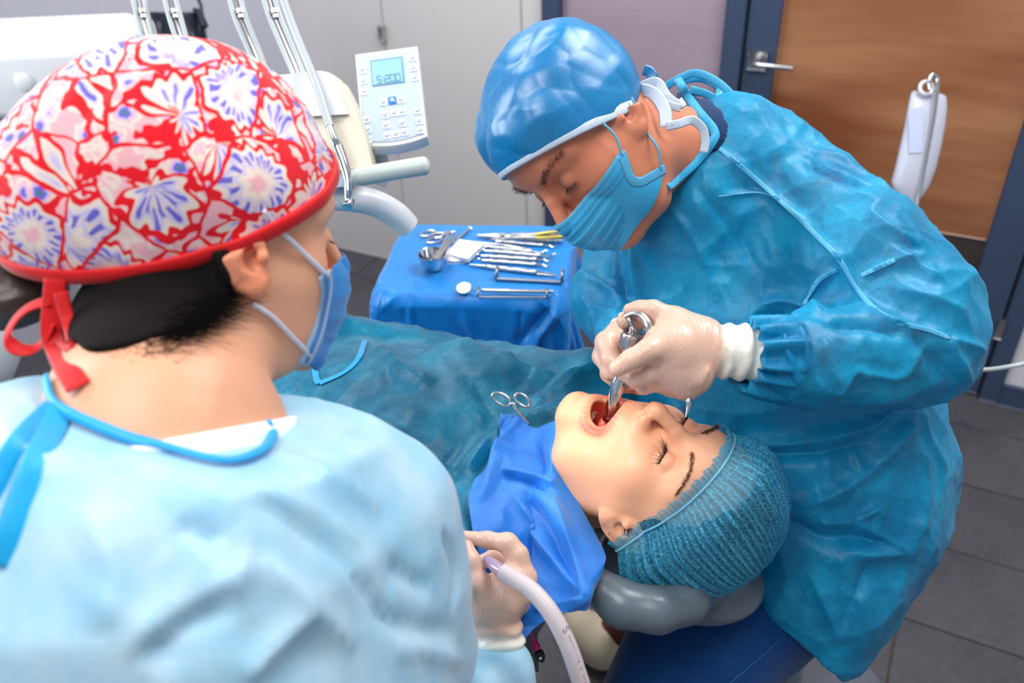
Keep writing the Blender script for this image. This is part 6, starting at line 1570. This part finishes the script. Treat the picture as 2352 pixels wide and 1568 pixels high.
def bib():
    g = [  # rows from the edge at the jaw outwards
        [(1284, 962, .985), (1284, 1030, .965), (1312, 1115, .945), (1352, 1195, .925), (1388, 1268, .900), (1386, 1300, .885), (1347, 1398, .865)],
        [(1255, 972, 1.00), (1262, 1050, .955), (1270, 1125, .925), (1310, 1200, .902), (1350, 1268, .888), (1368, 1330, .872), (1340, 1402, .862)],
        [(1225, 985, 1.02), (1240, 1075, .985), (1235, 1118, .928), (1255, 1200, .905), (1300, 1280, .888), (1345, 1362, .856), (1318, 1400, .858)],
        [(1195, 992, 1.04), (1205, 1082, 1.00), (1190, 1125, .955), (1205, 1215, .928), (1240, 1300, .900), (1285, 1375, .872), (1275, 1418, .858)],
        [(1170, 998, 1.055), (1172, 1084, 1.02), (1155, 1140, .985), (1150, 1220, .940), (1170, 1310, .905), (1215, 1395, .875), (1235, 1440, .860)],
        [(1152, 992, 1.07), (1150, 1083, 1.04), (1118, 1165, 1.01), (1085, 1235, .965), (1100, 1330, .915), (1150, 1420, .885), (1200, 1478, .865)]]
    G = np.array([[P(*q) for q in r] for r in g]); nu, nv = 60, 80
    a = np.stack([resample(G[i], nv) for i in range(len(G))]); X = np.stack([resample(a[:, j], nu) for j in range(nv)], 1).reshape(-1, 3)
    d = torso_p(X) ; X = X + A(0, 0, 1) * np.clip(0.014 - d, 0, .05)[:, None]
    X = X + vnormals(X, grid_faces(nu, nv)) * (0.010 * folds(X, 9, 9.0, P(1345, 1380, .9) - P(1180, 1120, .9), 2.5))[:, None]
    db = bvh(XDR, grid_faces(NUD, NVD))
    for i in range(len(X)):
        r = db.ray_cast(Vector(X[i]) + Vector((0, 0, .3)), Vector((0, 0, -1)))
        if r[0] is not None and r[0].z + .011 > X[i, 2] and r[0].z - X[i, 2] < .09: X[i, 2] = r[0].z + .011
    X = smooth(X, grid_faces(nu, nv), 2); X, nu, nv = refine(X, nu, nv, 2)
    X = creased(X, grid_faces(nu, nv), [([(1172, 1125), (1250, 1250), (1342, 1372)], .007, .012), ([(1258, 1120), (1310, 1250), (1345, 1370)], .007, .010), ([(1215, 1150), (1280, 1270), (1330, 1350)], .008, -.012), ([(1152, 1088), (1215, 1105), (1280, 1135)], .006, -.012), ([(1150, 1076), (1215, 1092), (1275, 1110)], .005, .008), ([(1225, 1400), (1290, 1390), (1345, 1372)], .006, .009), ([(1100, 1240), (1150, 1300), (1200, 1400)], .008, .008)])
    o = sheet_obj('patient_bib', X, nu, nv, fabric('bright_blue_bib', (44, 136, 230), (14, 120, 222), rough=0.3, transl=0.08, weave=0.35, wscale=1600, mott=0.8), PAT, 0, .0012); o['label'] = 'bright blue bib sheet around the neck'
bib()

def trousers():
    ch = [(1900, 1250, 1.14, 170), (1740, 1370, 1.13, 155), (1610, 1500, 1.09, 160), (1545, 1640, 1.06, 155), (1520, 1800, 1.06, 130)]
    def fn(p):
        d = chain_px(p, ch, .03); w = crumple(p * A(1.0, 1.0, 1.0), 9, 6.0, 2, .6)
        return d + .006 * w
    lo, hi = bounds([ch], .0); v, f = sdf_mesh(fn, lo, hi, .005); v = smooth(v, f, 2)
    o = mesh_obj('scrub_trousers', v, f, fabric('navy_trouser_cotton', (10, 74, 138), (4, 54, 112), rough=0.7, transl=0.0, weave=0.4, wscale=1500, spec=0.2), DENT); bb = bvh(v, f)
    gv, gf = ribbon_on(bb, [(1796, 1462), (1750, 1505), (1700, 1548), (1660, 1580)], .0012, .001, 30, .0006); mesh_obj('hem_stitch', gv, gf, plain('navy_thread', (40, 110, 170), .6), o)
    # clog on the floor
    def cl(p):
        d = d_chain(p, [on_z(1330, 1440, .035), on_z(1385, 1475, .045), on_z(1450, 1470, .06)], [.048, .054, .046], .03); d = np.maximum(d, .004 - p[:, 2])
        return ss(d, d_ell(p, on_z(1440, 1438, .085), (.055, .055, .035)), .012)
    lo = on_z(1390, 1460, 0) - A(.2, .2, 0); hi = on_z(1390, 1460, 0) + A(.25, .2, .17); v, f = sdf_mesh(cl, lo, hi, .004); v = smooth(v, f, 2)
    mesh_obj('clog', v, f, plain('cream_clog_rubber', (198, 184, 160), .5), DENT)
    v, f = sdf_mesh(lambda p: d_chain(p, [on_z(1400, 1450, .08), on_z(1450, 1435, .10), on_z(1470, 1400, .3)], [.032, .042, .038], .02), lo, hi + A(.1, .1, .3), .005)
    mesh_obj('sock', smooth(v, f, 2), f, plain('maroon_sock', (88, 40, 36), .8), DENT)
    vent = MB(); vent.lathe(on_z(1418, 1502, .05), CV(.1, .2, 1), [(0, .004), (.006, .004), (.006, 0)], 10); vent.obj('clog_vent', M_BLACK, DENT)
trousers()

def stool():
    b = on_z(1790, 1650, 0); e = empty('stool', b); tag(e, 'operator stool with a chrome column and pale base below the gown', 'stool')
    m = MB(); m.lathe(b, A(0, 0, 1), [(0, .015), (.20, .015), (.235, .03), (.24, .045), (.225, .058), (.10, .075), (.04, .085), (0, .09)], 48); m.obj('base', plain('pale_grey_base', (120, 126, 138), .3, .4), e)
    m = MB(); m.lathe(b, A(0, 0, 1), [(.026, .08), (.026, .40), (.018, .40), (.018, .58)], 20); m.obj('column', M_CHROME, e)
    m = MB(); m.lathe(b, A(0, 0, 1), [(0, .57), (.12, .57), (.17, .60), (.17, .63), (.14, .65), (0, .66)], 36); m.obj('seat', M_BLACK, e)
stool()

def tag_cord():
    e = empty('key_tag', P(1228, 1480, 0.93)); tag(e, 'magenta strap with a small black clip hanging below the bib', 'strap')
    m = MB(); m.tube(resample([P(1212, 1430, 0.93), P(1222, 1460, 0.93), P(1230, 1482, 0.93), P(1234, 1492, 0.93)], 14), [.0017] * 6 + [.0024, .003, .0041, .005, .0053, .0053, .0045, .004], 10, True, (1, .5)); m.obj('strap', plain('magenta_rubber', (206, 20, 92), .5), e)
    m = MB(); m.tube(resample([P(1234, 1494, 0.93), P(1241, 1506, 0.93), P(1248, 1520, 0.93)], 10), [.003, .0052, .006, .006, .006, .0056, .0052, .0045, .003, .0015], 10, True, (1, .6)); m.obj('clip', M_BLACK, e)
    m = MB(); m.lathe(P(1241, 1510, 0.925), -FW, [(0, .002), (.0016, .002), (.002, 0)], 10); m.obj('rivet', M_CHROME, e)
tag_cord()

# scissors-handled clamp on the patient's chest
def clamp():
    e = empty('towel_clamp', P(1180, 930, 1.09)); tag(e, 'steel towel clamp with two finger rings lying on the patient\'s chest', 'clamp'); bb = bvh(XDR, grid_faces(NUD, NVD)); t = min(PX(hit(bb, x, y)[0])[2] for x, y in ((1152, 917), (1200, 919), (1180, 940), (1208, 968))) - .008
    for (cx, cy), (pv, en) in (((1152, 917), ((1178, 928), (1208, 975))), ((1200, 919), ((1180, 934), (1212, 972)))):
        m = MB(); cc = np.array([P(cx + 22 * math.cos(a) * (.95 if cx < 1180 else .75), cy + 13 * math.sin(a) + (8 * math.cos(a) * (1 if cx < 1180 else 1)), t) for a in np.linspace(0, 2 * math.pi, 32)]); m.tube(cc, .0019, 8, False); m.obj('finger_ring', M_STEEL, e)
        m = MB(); m.tube(resample([P(cx + (18 if cx < 1180 else -16), cy + (11 if cx < 1180 else 8), t), P(*pv, t), P((pv[0] + en[0]) / 2, (pv[1] + en[1]) / 2, t), P(*en, t + .004)], 18), .0026, 10); m.obj('shank', M_STEEL, e)
clamp()

# bright tie tape on the drape
def drape_tape():
    bb = bvh(XDR, grid_faces(NUD, NVD)); o = bpy.data.objects.get('patient_gown')
    for pix in ([(775, 690), (742, 740), (722, 800), (727, 868), (735, 882)], [(735, 882), (790, 858), (822, 828), (838, 785)]):
        v, f = ribbon_on(bb, pix, .0095, .0015, 40, .002); mesh_obj('tie_tape', v, f, F_TIEA, o)
drape_tape()
